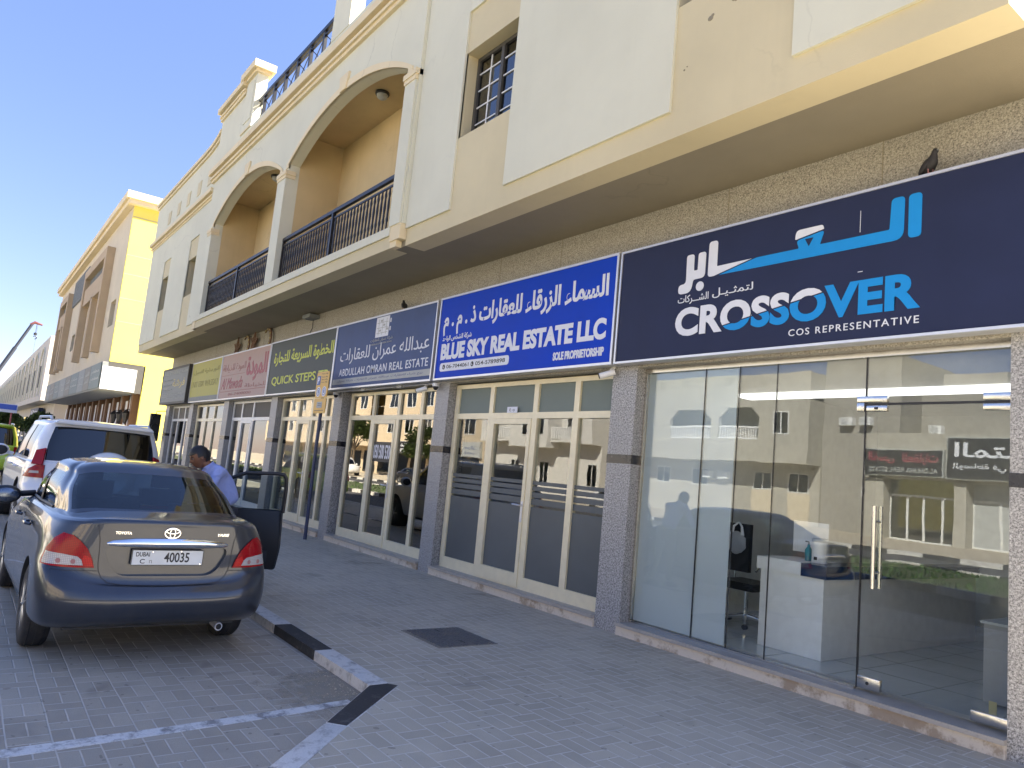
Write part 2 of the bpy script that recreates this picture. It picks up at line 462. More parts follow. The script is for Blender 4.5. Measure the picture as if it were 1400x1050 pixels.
def text_bm(s, x0, x1, z0, z1, y, bold=0, shear=0, ext=.004, space=1.0, keep=False):
    """letters standing in the XZ plane, facing -Y, fitted to the box; keep=True keeps proportions, centred"""
    cu = bpy.data.curves.new('lettering', 'FONT')
    cu.body = s; cu.size = 1; cu.resolution_u = 5; cu.offset = bold; cu.shear = shear; cu.space_character = space
    o = bpy.data.objects.new('lettering', cu); COL.objects.link(o)
    bpy.context.view_layer.update()
    dg = bpy.context.evaluated_depsgraph_get()
    me = bpy.data.meshes.new_from_object(o.evaluated_get(dg))
    bpy.data.objects.remove(o); bpy.data.curves.remove(cu)
    bm = B(); bm.from_mesh(me); bpy.data.meshes.remove(me)
    xs = [v.co.x for v in bm.verts]; ys = [v.co.y for v in bm.verts]
    ax, bx, ay, by = min(xs), max(xs), min(ys), max(ys)
    kx, kz = (x1 - x0) / (bx - ax), (z1 - z0) / max(1e-6, by - ay)
    if keep:
        k = min(kx, kz); kx = kz = k
        x0, z0 = (x0 + x1) / 2 - k * (bx - ax) / 2, (z0 + z1) / 2 - k * (by - ay) / 2
    for v in bm.verts: v.co = Vector((x0 + (v.co.x - ax) * kx, y, z0 + (v.co.y - ay) * kz))
    # touching letters sit a hair apart in depth so that no two faces share a plane
    seen = set(); k_ = 0
    for v0 in bm.verts:
        if v0 in seen: continue
        st = [v0]; seen.add(v0)
        while st:
            v = st.pop(); v.co.y -= (k_ % 5) * .00035
            for e in v.link_edges:
                q = e.other_vert(v)
                if q not in seen: seen.add(q); st.append(q)
        k_ += 1
    if ext:
        g = bmesh.ops.extrude_face_region(bm, geom=bm.faces[:])
        for v in g['geom']:
            if isinstance(v, bmesh.types.BMVert): v.co.y -= ext
    return bm

# =================================================================== SETTING: ground, road, pavement
RZ = -0.07
KY = 2.45                                      # kerb face
bm = B(); box(bm, -700, 500, -500, 500, -1.2, -0.10); struct('ground', bm, 'sand')
bm = boxes((-400, 200, -17.0, 2.3, -0.6, -0.082)); struct('road', bm, 'asphalt')
bm = boxes((-400, 60, -0.75, KY + .12, -0.5, RZ)); struct('parking_bay_paving', bm, 'pave_road')
# pavement with its splayed corner
sw = [(-400, KY + .14), (-4.60, KY + .15), (-3.55, 1.556), (-2.05, -0.02), (-2.05, -0.6), (60, -0.6), (60, 60), (-1.6, 60), (-1.6, 5.72), (-400, 5.72)]
bm = B(); prism(bm, sw, -0.5, 0.0, axis='Z'); struct('pavement', bm, 'pave_walk')
bm = boxes((-400, -28.1, 5.72, 40, -.5, -.004)); struct('pavement', bm, 'pave_walk')
# kerbs: painted stones, alternately white and black
def kerb_line(x0, x1, y0, y1, z0, z1, L, first, name='kerb'):
    bm = B(); x = x0; k = first
    while x > x1:
        e = max(x - L, x1); box(bm, e + .004, x - .004, y0, y1, z0, z1, k % 2); x = e; k += 1
    return struct(name, bm, ['kerb_white', 'kerb_black'], bevel=.018)
bm = B()
segs = [(-4.655, -4.93, 0), (-4.94, -5.60, 0), (-5.61, -6.52, 1), (-6.53, -7.45, 0), (-7.46, -8.4, 1)]
for a, b_, k in segs: box(bm, b_, a, KY, KY + .15, -.4, .006, k)
struct('kerb', bm, ['kerb_white', 'kerb_black'], bevel=.022)
kerb_line(-8.41, -120, KY, KY + .15, -.4, .006, .95, 0)
def diag(p, q, wd):
    p, q = Vector((*p, 0)), Vector((*q, 0)); d = (q - p).normalized(); nn = Vector((d.y, -d.x, 0)) * wd
    return [(p.x, p.y), (q.x, q.y), (q.x + nn.x, q.y + nn.y), (p.x + nn.x, p.y + nn.y)]
bm = B()
prism(bm, [(-4.59, 2.65), (-3.985, 1.995), (-4.085, 1.905), (-4.655, 2.455), (-4.66, 2.60)], -.4, .004, 1, 'Z')
for (a, b_, k) in (((-3.98, 1.99), (-3.52, 1.515), 0), ((-3.515, 1.51), (-2.9, .87), 1), ((-2.895, .865), (-2.06, -.01), 0)):
    prism(bm, diag(a, b_, .135), -.4, .004, k, 'Z')
struct('kerb', bm, ['kerb_white', 'kerb_black'], bevel=.006)
# white bay line painted on the pavers
bm = B()
prism(bm, [(-4.34, -.7), (-4.36, .42), (-4.42, 1.2), (-4.49, 1.95), (-4.55, 2.3), (-4.63, 2.3), (-4.59, 1.95), (-4.52, 1.2), (-4.47, .42), (-4.45, -.7)], RZ - .01, RZ + .004, axis='Z')
struct('parking_line', bm, 'line')
for k, x in enumerate((-10.6, -18.7, -25.2)):
    bm = boxes((x - .05, x + .05, -.7, 2.3, RZ - .01, RZ + .004)); struct('parking_line', bm, 'line')
bm = boxes((-120, 20, -.86, -.75, -.3, -.066)); struct('parking_line', bm, 'line')
# gutter grit at the kerb corner
bm = B()
for i in range(420):
    a = random.random(); x = -4.72 - random.random() ** 1.6 * .62; y = 2.42 - random.random() ** 1.8 * .28 - a * .02
    s = random.uniform(.0015, .005) * (1 if random.random() < .95 else 2.2)
    m = Matrix.Translation((x, y, RZ + s * .4)) @ Matrix.Diagonal((s, s * random.uniform(.6, 1), s * .7, 1))
    bmesh.ops.create_icosphere(bm, subdivisions=1, radius=1, matrix=m)
tag(obj('gutter_grit', bm, 'sand'), kind='stuff')
n = NT('thin_sand'); p = n.pos(); vd = n.n('ShaderNodeVectorMath', operation='DISTANCE'); n.t.links.new(p, vd.inputs[0]); vd.inputs[1].default_value = (-4.86, 2.36, RZ)
ms = n.math('SUBTRACT', n.math('ADD', n.noise(p, 7, 5, .7), n.math('MULTIPLY', n.noise(p, 90, 2), .35)), n.math('MULTIPLY', vd.outputs['Value'], .95))
ms = n.mapr(ms, .12, .5, 0, .6)
df = n.n('ShaderNodeBsdfDiffuse'); n.set(df.inputs[0], n.mix(n.noise(p, 120, 2), (.32, .275, .205), (.46, .40, .31))); tr = n.n('ShaderNodeBsdfTransparent'); mx = n.n('ShaderNodeMixShader')
n.t.links.new(ms, mx.inputs[0]); n.t.links.new(tr.outputs[0], mx.inputs[1]); n.t.links.new(df.outputs[0], mx.inputs[2])
tag(obj('sand_drift', boxes((-5.7, -4.3, 1.75, KY - .002, RZ - .02, RZ + .003)), n.out(mx.outputs[0])), kind='stuff')
# a dusty film of sand in that corner: a thin uneven sheet
# median with its kerbs and grass
bm = boxes((-400, 200, -10.7, -4.9, -.4, .03)); struct('median', bm, 'grassm')
kerb_line(60, -150, -4.95, -4.70, -.4, .08, 1.0, 0); kerb_line(60, -150, -10.95, -10.7, -.4, .08, 1.0, 0)
bm = B()
for i in range(5200):
    x = random.uniform(-75, 6) if i % 3 else random.uniform(-30, 4); y = random.uniform(-10.6, -5.0); h = random.uniform(.05, .13)
    a = random.uniform(0, pi); dx, dy = cos(a) * .05, sin(a) * .05
    v = [bm.verts.new(p) for p in ((x - dx, y - dy, .02), (x + dx, y + dy, .02), (x + random.uniform(-.05, .05), y + random.uniform(-.05, .05), .03 + h))]
    bm.faces.new(v)
tag(obj('grass', bm, plain('grass_blades', (.06, .105, .03), .8, var=.4), recalc=False), kind='stuff')
kerb_line(60, -150, -17.3, -17.05, -.4, .08, 1.3, 0)
bm = boxes((-400, 200, -60, -17.3, -.5, .03)); struct('far_pavement', bm, 'sand')

# manhole cover
t = thing('manhole_cover', 'square cast iron manhole cover set in the grey pavement', 'manhole cover', (-5.76, 3.79, 0))
bm = boxes((-6.10, -5.43, 3.48, 4.10, -.02, .004)); obj('frame', bm, dirty('cover_dust', (.24, .21, .17), (.10, .09, .08), .7, 12), t)
bm = B()
for i in range(9):
    for j in range(8):
        x, y = -6.06 + i * .070, 3.515 + j * .070
        if (i + j) % 2: box(bm, x, x + .062, y + .006, y + .022, .0, .014); box(bm, x, x + .062, y + .038, y + .054, .0, .014)
        else: box(bm, x + .006, x + .022, y, y + .062, .0, .014); box(bm, x + .038, x + .054, y, y + .062, .0, .014)
obj('tread_plate', bm, 'iron_cover', t)
bm = B()
for x in (-5.98, -5.55): box(bm, x - .03, x + .03, 3.77, 3.80, .0, .013)
each('lifting_slot', bm, 'dark', t)

def lamp(name, col, strength):
    n = NT(name); e = n.n('ShaderNodeEmission'); n.set(e.inputs[0], col); e.inputs[1].default_value = strength
    return n.out(e.outputs[0])
# =================================================================== THE SHOP BUILDING
BL = thing('shop_building', 'long cream two storey building with a row of shops under an overhanging upper floor', 'building', (-15, 5.63, 0))
Y0, YF, YA, ZS = 5.63, 4.46, 4.38, 4.475
XR, XL, XA0, XA1 = -1.59, -28.08, -20.2, -8.85
COLS = [(-1.97, -1.60), (-5.81, -5.45), (-9.58, -9.22), (-13.40, -13.02), (-17.02, -16.60), (-20.88, -20.42), (-24.72, -24.25), (-28.08, -27.55)]
for a, b_ in COLS:
    bm = boxes((a, b_, Y0, 5.98, 0, 2.80)); c = obj('column', bm, 'granite', BL, bevel=.006)
    bm = boxes((a - .003, b_ + .003, Y0 - .003, 5.98, 1.735, 1.83)); obj('band', bm, 'blackband', c)
    bm = B()
    for z in (.62, 1.28, 2.3): box(bm, a - .001, b_ + .001, Y0 - .001, 5.97, z, z + .003)
    each('joint', bm, 'greysign', c)
# wall above the shopfronts
bm = boxes((XL, -1.60, Y0 + .002, 5.98, 2.76, ZS)); obj('fascia_wall', bm, 'pebble', BL)
bm = B()
for x in (-2.9, -4.4, -6.9, -8.2, -10.4, -12.1, -14.4, -16, -18.2, -20, -22.5, -25): box(bm, x, x + .006, Y0 - .001, Y0 + .02, 4.02, ZS)
each('fascia_joint', bm, 'soffit', BL)
# end walls and rear volume
bm = boxes((-1.86, -1.60, 5.985, 14, 0, ZS), (XL, XL + .25, 5.985, 14, 0, ZS), (XL, -1.6, 13.75, 14, 0, ZS)); obj('end_wall', bm, 'granite', BL)
# underside of the upper floor
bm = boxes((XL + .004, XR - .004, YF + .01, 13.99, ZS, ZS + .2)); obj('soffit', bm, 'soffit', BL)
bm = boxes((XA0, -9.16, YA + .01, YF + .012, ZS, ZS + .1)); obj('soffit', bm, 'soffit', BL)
# ---- upper wall, right section
def wall_holes(bm, x0, x1, z0, z1, holes, y0, y1):
    xs = sorted({x0, x1, *[h[0] for h in holes], *[h[1] for h in holes]})
    for a, b_ in zip(xs, xs[1:]):
        hs = sorted([h for h in holes if h[0] <= a + 1e-6 and h[1] >= b_ - 1e-6], key=lambda h: h[2])
        z = z0
        for h in hs:
            if h[2] > z + 1e-6: box(bm, a, b_, y0, y1, z, h[2])
            z = h[3]
        if z < z1 - 1e-6: box(bm, a, b_, y0, y1, z, z1)
WR = [(-7.72, -6.58, 5.65, 6.80), (-4.14, -2.98, 5.69, 6.84)]
WL = [(-25.60, -24.66, 5.62, 6.70), (-22.20, -21.22, 5.62, 6.70)]
bm = B(); wall_holes(bm, XA1 + .001, XR, ZS - .004, 8.6, WR, YF, YF + .3); obj('upper_wall', bm, 'beige', BL)
bm = B(); wall_holes(bm, XL, XA0 - .001, ZS - .004, 9.5, WL, YF, YF + .3); obj('upper_wall', bm, 'beige', BL)
bm = boxes((XR - .25, XR + .002, YF + .3, 14.002, ZS + .05, 8.6), (XL - .002, XL + .25, YF + .3, 14.002, ZS + .05, 9.5), (XL + .25, XR - .25, 13.7, 14, ZS + .21, 8.6)); obj('side_wall', bm, 'panel', BL)
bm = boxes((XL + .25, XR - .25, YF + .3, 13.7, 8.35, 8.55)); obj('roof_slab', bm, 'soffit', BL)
PT = .028
def panels(lst):
    for x0, x1, z0, z1 in lst:
        bm = boxes((x0, x1, YF - PT, YF + .02, z0, z1)); obj('raised_panel', bm, 'panel', BL, bevel=.006)
panels([(XA1 + .002, -7.72, 4.71, 8.6), (-7.72 + .004, -6.584, 7.37, 8.6), (-6.58, -4.145, 4.715, 8.6), (-4.14 + .004, -2.984, 7.40, 8.6), (-2.98, XR, 4.73, 8.6)])
panels([(XL, -25.60, 4.72, 8.06), (-25.596, -24.664, 7.26, 8.06), (-24.66, -22.20, 4.70, 8.06), (-22.196, -21.224, 7.28, 8.06), (-21.22, XA0 - .002, 4.68, 8.06)])
# windows of the upper floor
def win(x0, x1, z0, z1, y, cols, rows, bars, label=None):
    bm = B(); w_ = .05
    box(bm, x0, x1, y, y + .06, z0, z0 + w_); box(bm, x0, x1, y, y + .06, z1 - w_, z1)
    box(bm, x0, x0 + w_, y, y + .06, z0 + w_, z1 - w_); box(bm, x1 - w_, x1, y, y + .06, z0 + w_, z1 - w_)
    xm = (x0 + x1) / 2; box(bm, xm - .03, xm + .03, y - .004, y + .06, z0 + w_, z1 - w_)
    f = obj('window', bm, 'brownpanel' if bars else 'black', BL, bevel=.004)
    for a, b_ in ((x0 + w_, xm - .03), (xm + .03, x1 - w_)):
        bm = boxes((a, b_, y + .03, y + .036, z0 + w_, z1 - w_)); obj('pane', bm, 'glass_win', f)
    bm = B()
    for a, b_ in ((x0 + w_, xm - .03), (xm + .03, x1 - w_)):
        for k in range(1, cols): xx = a + (b_ - a) * k / cols; box(bm, xx - .010, xx + .010, y + .018, y + .028, z0 + w_, z1 - w_)
        for k in range(1, rows): zz = z0 + (z1 - z0) * k / rows; box(bm, a, b_, y + .016, y + .027, zz - .008, zz + .008)
    obj('glazing_bar', bm, 'white' if bars else 'iron', f)
    if label: f['label'] = label
    bm = boxes((x0, x1, y + .5, y + .55, z0 - .3, z1 + .3)); obj('window_backing', bm, 'dark', f)
win(*WR[0], YF + .17, 2, 5, True); win(*WR[1], YF + .17, 2, 5, True)
win(*WL[0], YF + .2, 4, 3, False); win(*WL[1], YF + .2, 4, 3, False)
# chipped fixing holes on the beige strip
bm = B()
for x, z, r in ((-3.78, 5.42, .030), (-3.76, 5.44, .018), (-3.55, 5.48, .022), (-3.53, 5.465, .016), (-4.03, 5.06, .010), (-4.0, 5.08, .007)): ellipsoid(bm, (x, YF, z), (r, .006, r * .8), 10, 6)
each('fixing_scar', bm, 'soffit', BL)
# ---- arched section
AR = [(-14.08, -9.20), (-19.50, -14.55)]
ZB, ZSP, ZC, ZT = 4.78, 7.17, 7.77, 8.46
def arc(x0, x1, zs, zc, n=28):
    h = (x1 - x0) / 2; s = zc - zs; R_ = (h * h + s * s) / (2 * s); cx = (x0 + x1) / 2
    return [(cx - h + 2 * h * i / n, zc - R_ + math.sqrt(max(0, R_ * R_ - (h - 2 * h * i / n) ** 2))) for i in range(n + 1)]
poly = [(XA0, ZB), (AR[1][0], ZB)] + arc(*AR[1], ZSP, ZC) + [(AR[1][1], ZB), (AR[0][0], ZB)] + arc(*AR[0], ZSP, ZC) + [(AR[0][1], ZB), (XA1, ZB), (XA1, ZT), (XA0, ZT)]
bm = B(); prism(bm, poly, YA, YA + .22); obj('arcade_wall', bm, 'panel', BL)
bm = boxes((XA0, -9.16, YA - .03, YA + .30, 4.655, ZB)); obj('balcony_ledge', bm, 'panel', BL, bevel=.008)
bm = boxes((XA0, -9.16, YA, YA + .28, ZS - .004, 4.655)); obj('base_band', bm, 'beige', BL)
bm = boxes((-9.16, -8.86, YA - .02, YF + .01, 4.56, ZB), (-9.16, -8.98, YA, YF + .01, ZS - .004, 4.56)); obj('bracket', bm, 'trim', BL, bevel=.006)
bm = boxes((XA0 - .02, XA0 + .25, YA - .012, YF + .01, ZS - .004, 4.66)); obj('bracket', bm, 'trim', BL, bevel=.006)
for a, b_ in AR:
    o_ = arc(a - .13, b_ + .13, ZSP, ZC + .13); i_ = arc(a + .0, b_ - .0, ZSP, ZC)
    bm = B(); prism(bm, [(a - .13, ZSP - .08), *o_, (b_ + .13, ZSP - .08), (b_, ZSP - .08), *i_[::-1], (a, ZSP - .08)], YA - .018, YA + .03)
    obj('arch_trim', bm, 'trim', BL)
    cx = (a + b_) / 2
    bm = B(); prism(bm, [(cx - .13, ZC - .0), (cx + .13, ZC - .0), (cx + .19, ZC + .29), (cx - .19, ZC + .29)], YA - .04, YA + .02); obj('keystone', bm, 'trim', BL, bevel=.006)
    # the balcony behind
    yb, zc_ = 5.45, 7.86
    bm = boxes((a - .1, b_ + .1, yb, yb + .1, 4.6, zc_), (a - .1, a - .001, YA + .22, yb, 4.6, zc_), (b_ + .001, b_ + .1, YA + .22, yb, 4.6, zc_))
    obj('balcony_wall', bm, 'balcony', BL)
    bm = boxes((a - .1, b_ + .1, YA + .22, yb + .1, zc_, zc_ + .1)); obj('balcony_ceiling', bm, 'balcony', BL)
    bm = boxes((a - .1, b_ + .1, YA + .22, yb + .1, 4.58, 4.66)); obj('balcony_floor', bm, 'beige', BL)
    bm = B(); lathe(bm, [(.12, 0), (.125, -.03), (.115, -.05)], (cx + .3, 4.95, zc_), n=18)
    lp = obj('ceiling_lamp', bm, 'black', BL)
    bm = B(); lathe(bm, [(.10, -.05), (.085, -.10), (.05, -.125), (.0, -.13)], (cx + .3, 4.95, zc_), n=18); obj('lamp_shade', bm, 'greyline', lp)
    # iron railing
    bm = B(); y = YA + .10
    box(bm, a, b_, y - .03, y + .03, 5.60, 5.66); box(bm, a, b_, y - .015, y + .015, 4.83, 4.86); box(bm, a, b_, y - .012, y + .012, 5.50, 5.53)
    box(bm, a, a + .05, y - .025, y + .025, ZB, 5.60); box(bm, b_ - .05, b_, y - .025, y + .025, ZB, 5.60); box(bm, cx - .03, cx + .03, y - .03, y + .03, ZB, 5.60)
    rl = obj('balcony_railing', bm, 'iron', BL)
    bm = B(); nb = 40
    for k in range(1, nb):
        x = a + (b_ - a) * k / nb
        if abs(x - cx) < .05: continue
        prof = [(.013, 4.85), (.013, 4.96), (.021, 5.01), (.014, 5.06), (.016, 5.14), (.020, 5.22), (.016, 5.31), (.013, 5.36), (.021, 5.41), (.013, 5.46), (.013, 5.52)]
        lathe(bm, prof, (x, y, 0), n=6)
    obj('baluster', bm, 'iron', rl)
def cap(x0, x1, yb):
    bm = boxes((x0 - .014, x1 + .014, YA - .048, yb, 6.885, 6.955), (x0 - .03, x1 + .03, YA - .062, yb, 6.955, 7.04))
    return obj('pilaster_cap', bm, 'trim', BL, bevel=.008)
for x0, x1 in ((-9.20, -8.88), (-14.55, -14.08), (-19.86, -19.50)):
    bm = boxes((x0 + .003, x1 - .003, YA - .035, YA - .001, ZB, 6.885)); obj('pilaster', bm, 'panel', BL, bevel=.006); cap(x0, x1, YA + .15)
def moulding(name, x0, x1, yw, steps, mat='trim'):
    """steps: (projection, z0, z1)"""
    bm = B()
    for p, z0, z1 in steps: box(bm, x0 - p * .6, x1 + p * .6, yw - p, yw + .05, z0, z1)
    return obj(name, bm, mat, BL, bevel=.012)
moulding('cornice', XA0, XA1, YA, [(.06, 8.43, 8.50), (.10, 8.50, 8.56), (.06, 8.56, 8.62), (.15, 8.62, 8.76)])
bm = boxes((XA0, XA1, YA - .02, YA + .25, 8.46, 9.055)); obj('parapet', bm, 'panel', BL, bevel=.01)
moulding('cornice', XA1 + .2, XR, YF, [(.06, 8.43, 8.50), (.10, 8.50, 8.56), (.15, 8.62, 8.76)])
bm = boxes((XA1 + .001, XR, YF, YF + .25, 8.6, 9.5)); obj('parapet', bm, 'panel', BL)
moulding('cornice', XL, XA0 - .06, YF, [(.05, 8.06, 8.12), (.09, 8.12, 8.17), (.06, 8.17, 8.21), (.15, 8.21, 8.32)])
# left parapet with small inset squares and a swept-up end
sweep = [(XL, 9.5), (XL, 9.80), (-21.6, 9.80), (-21.1, 9.815), (-20.7, 9.86), (-20.4, 9.92), (XA0, 10.0)]
bm = B(); prism(bm, [(XL, 8.3), *sweep[1:], (XA0, 8.3)], YF - PT, YF + .25); obj('parapet', bm, 'panel', BL)
bm = B()
for (dz, p, hh) in ((-.02, .09, .10), (-.14, .05, .07)):
    pts = [(x, z + dz) for x, z in sweep[1:]]
    prism(bm, [*pts, *[(x, z - hh) for x, z in pts[::-1]]], YF - PT - p, YF + .26)
obj('parapet_moulding', bm, 'trim', BL)
bm = B()
for x in (-25.9, -24.6, -23.35, -22.1, -20.95): box(bm, x - .19, x + .19, YF - PT - .014, YF, 8.62, 9.03)
each('inset_square', bm, 'beige', BL)
# raised parapet and gate post over the arches
bm = B(); prism(bm, [(XA0, 9.05), (XA0, 10.40), (-18.1, 10.40), (-18.1, 9.05)], YA - .01, YA + .22); obj('parapet', bm, 'panel', BL)
moulding('parapet_moulding', XA0, -18.12, YA - .01, [(.05, 10.16, 10.24), (.08, 10.24, 10.30), (.14, 10.36, 10.50)])
bm = boxes((-18.06, -17.26, YA - .03, YA + .22, 9.05, 10.40)); obj('parapet_post', bm, 'panel', BL, bevel=.01)
bm = boxes((-17.95, -17.40, YA - .045, YA, 9.3, 10.25)); obj('raised_panel', bm, 'panel', BL, bevel=.01)
bm = boxes((-18.12, -17.20, YA - .09, YA + .28, 10.40, 10.47), (-18.22, -17.10, YA - .17, YA + .34, 10.47, 10.64)); obj('post_cap', bm, 'trim', BL, bevel=.015)
bm = boxes((-18.05, -17.25, YA - .05, YA + .0, 9.055, 9.10)); obj('post_base', bm, 'trim', BL)
bm = boxes((-12.55, -11.75, YA - .03, YA + .22, 9.05, 10.40)); obj('parapet_post', bm, 'panel', BL, bevel=.01)
bm = boxes((-12.65, -11.65, YA - .14, YA + .34, 10.40, 10.64)); obj('post_cap', bm, 'trim', BL, bevel=.015)
bm = B(); y = YA + .12
box(bm, -17.26, -12.55, y - .04, y + .04, 9.70, 9.78); box(bm, -17.26, -12.55, y - .02, y + .02, 9.07, 9.11); box(bm, -17.26, -12.55, y - .02, y + .02, 9.60, 9.63)
xs = [-17.22] + [-16.9 + .715 * k for k in range(7)]
for x in xs[1:]: box(bm, x - .04, x + .04, y - .03, y + .03, 9.06, 9.70)
rr = obj('roof_railing', bm, 'iron', BL)
bm = B()
for a, b_ in zip([-17.26] + xs[1:], xs[1:] + [-12.55]):
    a += .04; b_ -= .04
    if b_ - a > .2:
        tube(bm, [(a, y, 9.11), (b_, y, 9.60)], .010, 6); tube(bm, [(a, y + .012, 9.60), (b_, y + .012, 9.11)], .010, 6)
obj('cross_bar', bm, 'iron', rr)
# steps
NAMES = ['under the dark navy sign', 'under the royal blue sign', 'under the slate blue sign', 'under the charcoal sign', 'under the pink sign', 'under the mustard sign', 'under the grey sign']
BAY = [(-5.45, -1.97), (-9.22, -5.81), (-13.02, -9.58), (-16.60, -13.40), (-20.42, -17.02), (-24.25, -20.88), (-27.55, -24.72)]
for i, (a, b_) in enumerate(BAY):
    x0, x1 = a - (.02 if i else .02), b_ + .0
    bm = boxes((x0, x1, Y0 - .025, 5.98, -.05, .088)); st = obj('step', bm, 'marble', BL)
    bm = boxes((x0, x1, Y0 - .05, 5.98, .090, .122)); obj('tread', bm, 'marble_top', st, bevel=.006)
# ---- interiors
for i, (a, b_) in enumerate(BAY):
    z0, z1, yb = .122, 2.9, (11.0 if i == 0 else 9.2)
    if i == 0: continue
    bm = boxes((a - .1, b_ + .1, yb, yb + .1, z0, z1), (a - .1, a, 5.99, yb, z0, z1), (b_, b_ + .1, 5.99, yb, z0, z1), (a - .1, b_ + .1, 5.99, yb, z1, z1 + .1))
    s_ = obj('shop_interior', bm, 'room', BL)
    bm = boxes((a - .1, b_ + .1, 5.98, yb, 0, z0)); obj('shop_floor', bm, 'tile', s_)
a, b_ = BAY[0]; b_ = -1.87
bm = boxes((a - .25, b_, 11, 11.1, .122, 2.9), (a - .25, a - .15, 5.99, 11, .122, 2.9), (a - .25, b_, 5.99, 11, 2.9, 3.0)); s_ = obj('shop_interior', bm, 'room_pale', BL)
bm = boxes((a - .25, b_, 5.98, 11, 0, .122)); obj('shop_floor', bm, 'tile', s_)
bm = B()
for y in (6.6, 7.2, 7.8, 8.4, 9.0, 9.6): box(bm, a, b_, y, y + .004, .12, .1235)
for x in (-5.2, -4.6, -4.0, -3.4, -2.8, -2.2): box(bm, x, x + .004, 5.99, 11, .12, .1235)
obj('tile_joint', bm, 'black', s_)
bm = boxes((-4.36, b_, 5.93, 6.10, 2.49, 2.9)); bh = obj('ceiling_bulkhead', bm, 'room', s_)
bm = boxes((-4.36, b_, 5.90, 6.10, 2.445, 2.480)); obj('light_strip', bm, lamp('led_strip', (1, .98, .95), .38), s_)

# ---- shopfronts
YG = 5.75
def shopfront(x0, x1, mull, top=2.74, zt0=2.24, zt1=2.32, zb=.122, rail=.15, fm='alu', gl='glass_mirror', gl_top=None, label=None, door=None, w_=.10, hdl=True, extra=None, film_=None, panel=None):
    bm = B(); d0, d1 = YG, YG + .07
    box(bm, x0, x0 + w_, d0, d1, zb, top); box(bm, x1 - w_, x1, d0, d1, zb, top)
    box(bm, x0 + w_, x1 - w_, d0 + .001, d1, zb, zb + rail)
    box(bm, x0 + w_, x1 - w_, d0 + .001, d1, zt0, zt1); box(bm, x0 + w_, x1 - w_, d0 + .001, d1, top - .06, top)
    for m in mull:
        box(bm, m - .05, m + .05, d0 - .003, d1, zb + rail, zt0); box(bm, m - .045, m + .045, d0 - .003, d1, zt1, top - .06)
    f = obj('shopfront', bm, fm, BL, bevel=.006)
    if label: f['label'] = label
    xs = [x0 + w_ - .05] + list(mull) + [x1 - w_ + .05]
    for i in range(len(xs) - 1):
        a, b_ = xs[i] + .05, xs[i + 1] - .05
        if panel is None:
            g = obj('glass_pane', boxes((a, b_, YG + .03, YG + .038, zt1, top - .06)), gl_top or gl, f)
        if door and i in door:
            bm = B(); q = .065
            box(bm, a + .004, a + q, YG - .012, YG + .06, zb + .02, zt0 - .004); box(bm, b_ - q, b_ - .004, YG - .012, YG + .06, zb + .02, zt0 - .004)
            box(bm, a + q, b_ - q, YG - .012, YG + .06, zb + .02, zb + rail + .03); box(bm, a + q, b_ - q, YG - .012, YG + .06, zt0 - .07, zt0 - .004)
            obj('door', bm, fm, f, bevel=.005)
            obj('glass_pane', boxes((a + q, b_ - q, YG + .030, YG + .037, zb + rail + .03, zt0 - .07)), gl, f)
            if hdl:
                hx = b_ - q / 2
                bm = boxes((hx - .02, hx + .02, YG - .02, YG - .012, .93, 1.19)); tube(bm, [(hx, YG - .02, 1.14), (hx, YG - .06, 1.14), (hx - .14, YG - .062, 1.145)], .011, 8)
                obj('door_handle', bm, 'silver', f)
        else:
            obj('glass_pane', boxes((a, b_, YG + .03, YG + .038, zb + rail, zt0)), gl, f)
        if film_: film_(f, i, a, b_)
    if panel: obj('blind_panel', boxes((x0 + w_, x1 - w_, YG + .02, YG + .05, zt1, top - .06)), panel, f)
    return f
def blue_film(f, i, a, b_):
    bm = boxes((a, b_, YG + .024, YG + .0275, .27, 1.135))
    z = 1.165
    for h in (.072, .062, .052, .045):
        box(bm, a, b_, YG + .024, YG + .0275, z, z + h); z += h + .02
    obj('frosted_film', bm, 'frost', f)
    obj('frosted_film', boxes((a, b_, YG + .024, YG + .029, 2.32, 2.68)), 'frost_top', f)
sf = shopfront(-9.20, -5.78, [-8.265, -7.29, -6.51], gl='glass_grey', gl_top='glass', door={1}, label='cream aluminium shopfront with striped frosted film under the blue sign', film_=blue_film)
bm = boxes((-7.875, -7.655, YG - .014, YG - .004, 2.315, 2.395)); obj('door_number', bm, 'letter_white', sf)
bm = text_bm('٤٠٥', -7.82, -7.71, 2.335, 2.375, YG - .0145, ext=.001); obj('door_number_digit', bm, 'black', sf)
sf = shopfront(-12.88, -9.50, [-11.885, -10.945, -10.18], gl='glass_mirror', door={1}, label='cream aluminium shopfront with dark mirror glass under the slate blue sign')
# notice with a telephone number, taped behind the glass
nt_ = thing('rental_notice', 'white phone number notice taped to the dark glass door under the slate blue sign', 'notice', (-11.4, YG + .022, 1.52))
obj('card', boxes((-11.76, -11.06, YG + .022, YG + .027, 1.52, 1.86)), 'black', nt_)
obj('lettering', text_bm('050 500 5300', -11.74, -11.08, 1.57, 1.81, YG + .0215, bold=.02, ext=.001), 'letter_white', nt_)
def curtain(f, i, a, b_):
    bm = B(); n = 26; ya = YG + .16
    pts = [(a - .05 + (b_ - a + .1) * k / n, ya + .025 * sin(k * 1.9 + i)) for k in range(n + 1)]
    for k in range(n):
        (xa, y1), (xb, y2) = pts[k], pts[k + 1]
        v = [bm.verts.new(p) for p in ((xa, y1, .15), (xb, y2, .15), (xb, y2, 2.7), (xa, y1, 2.7))]; bm.faces.new(v)
    bmesh.ops.remove_doubles(bm, verts=bm.verts[:], dist=.0005)
    bmesh.ops.solidify(bm, geom=bm.faces[:], thickness=.006)
    obj('curtain', bm, 'curtain', f)
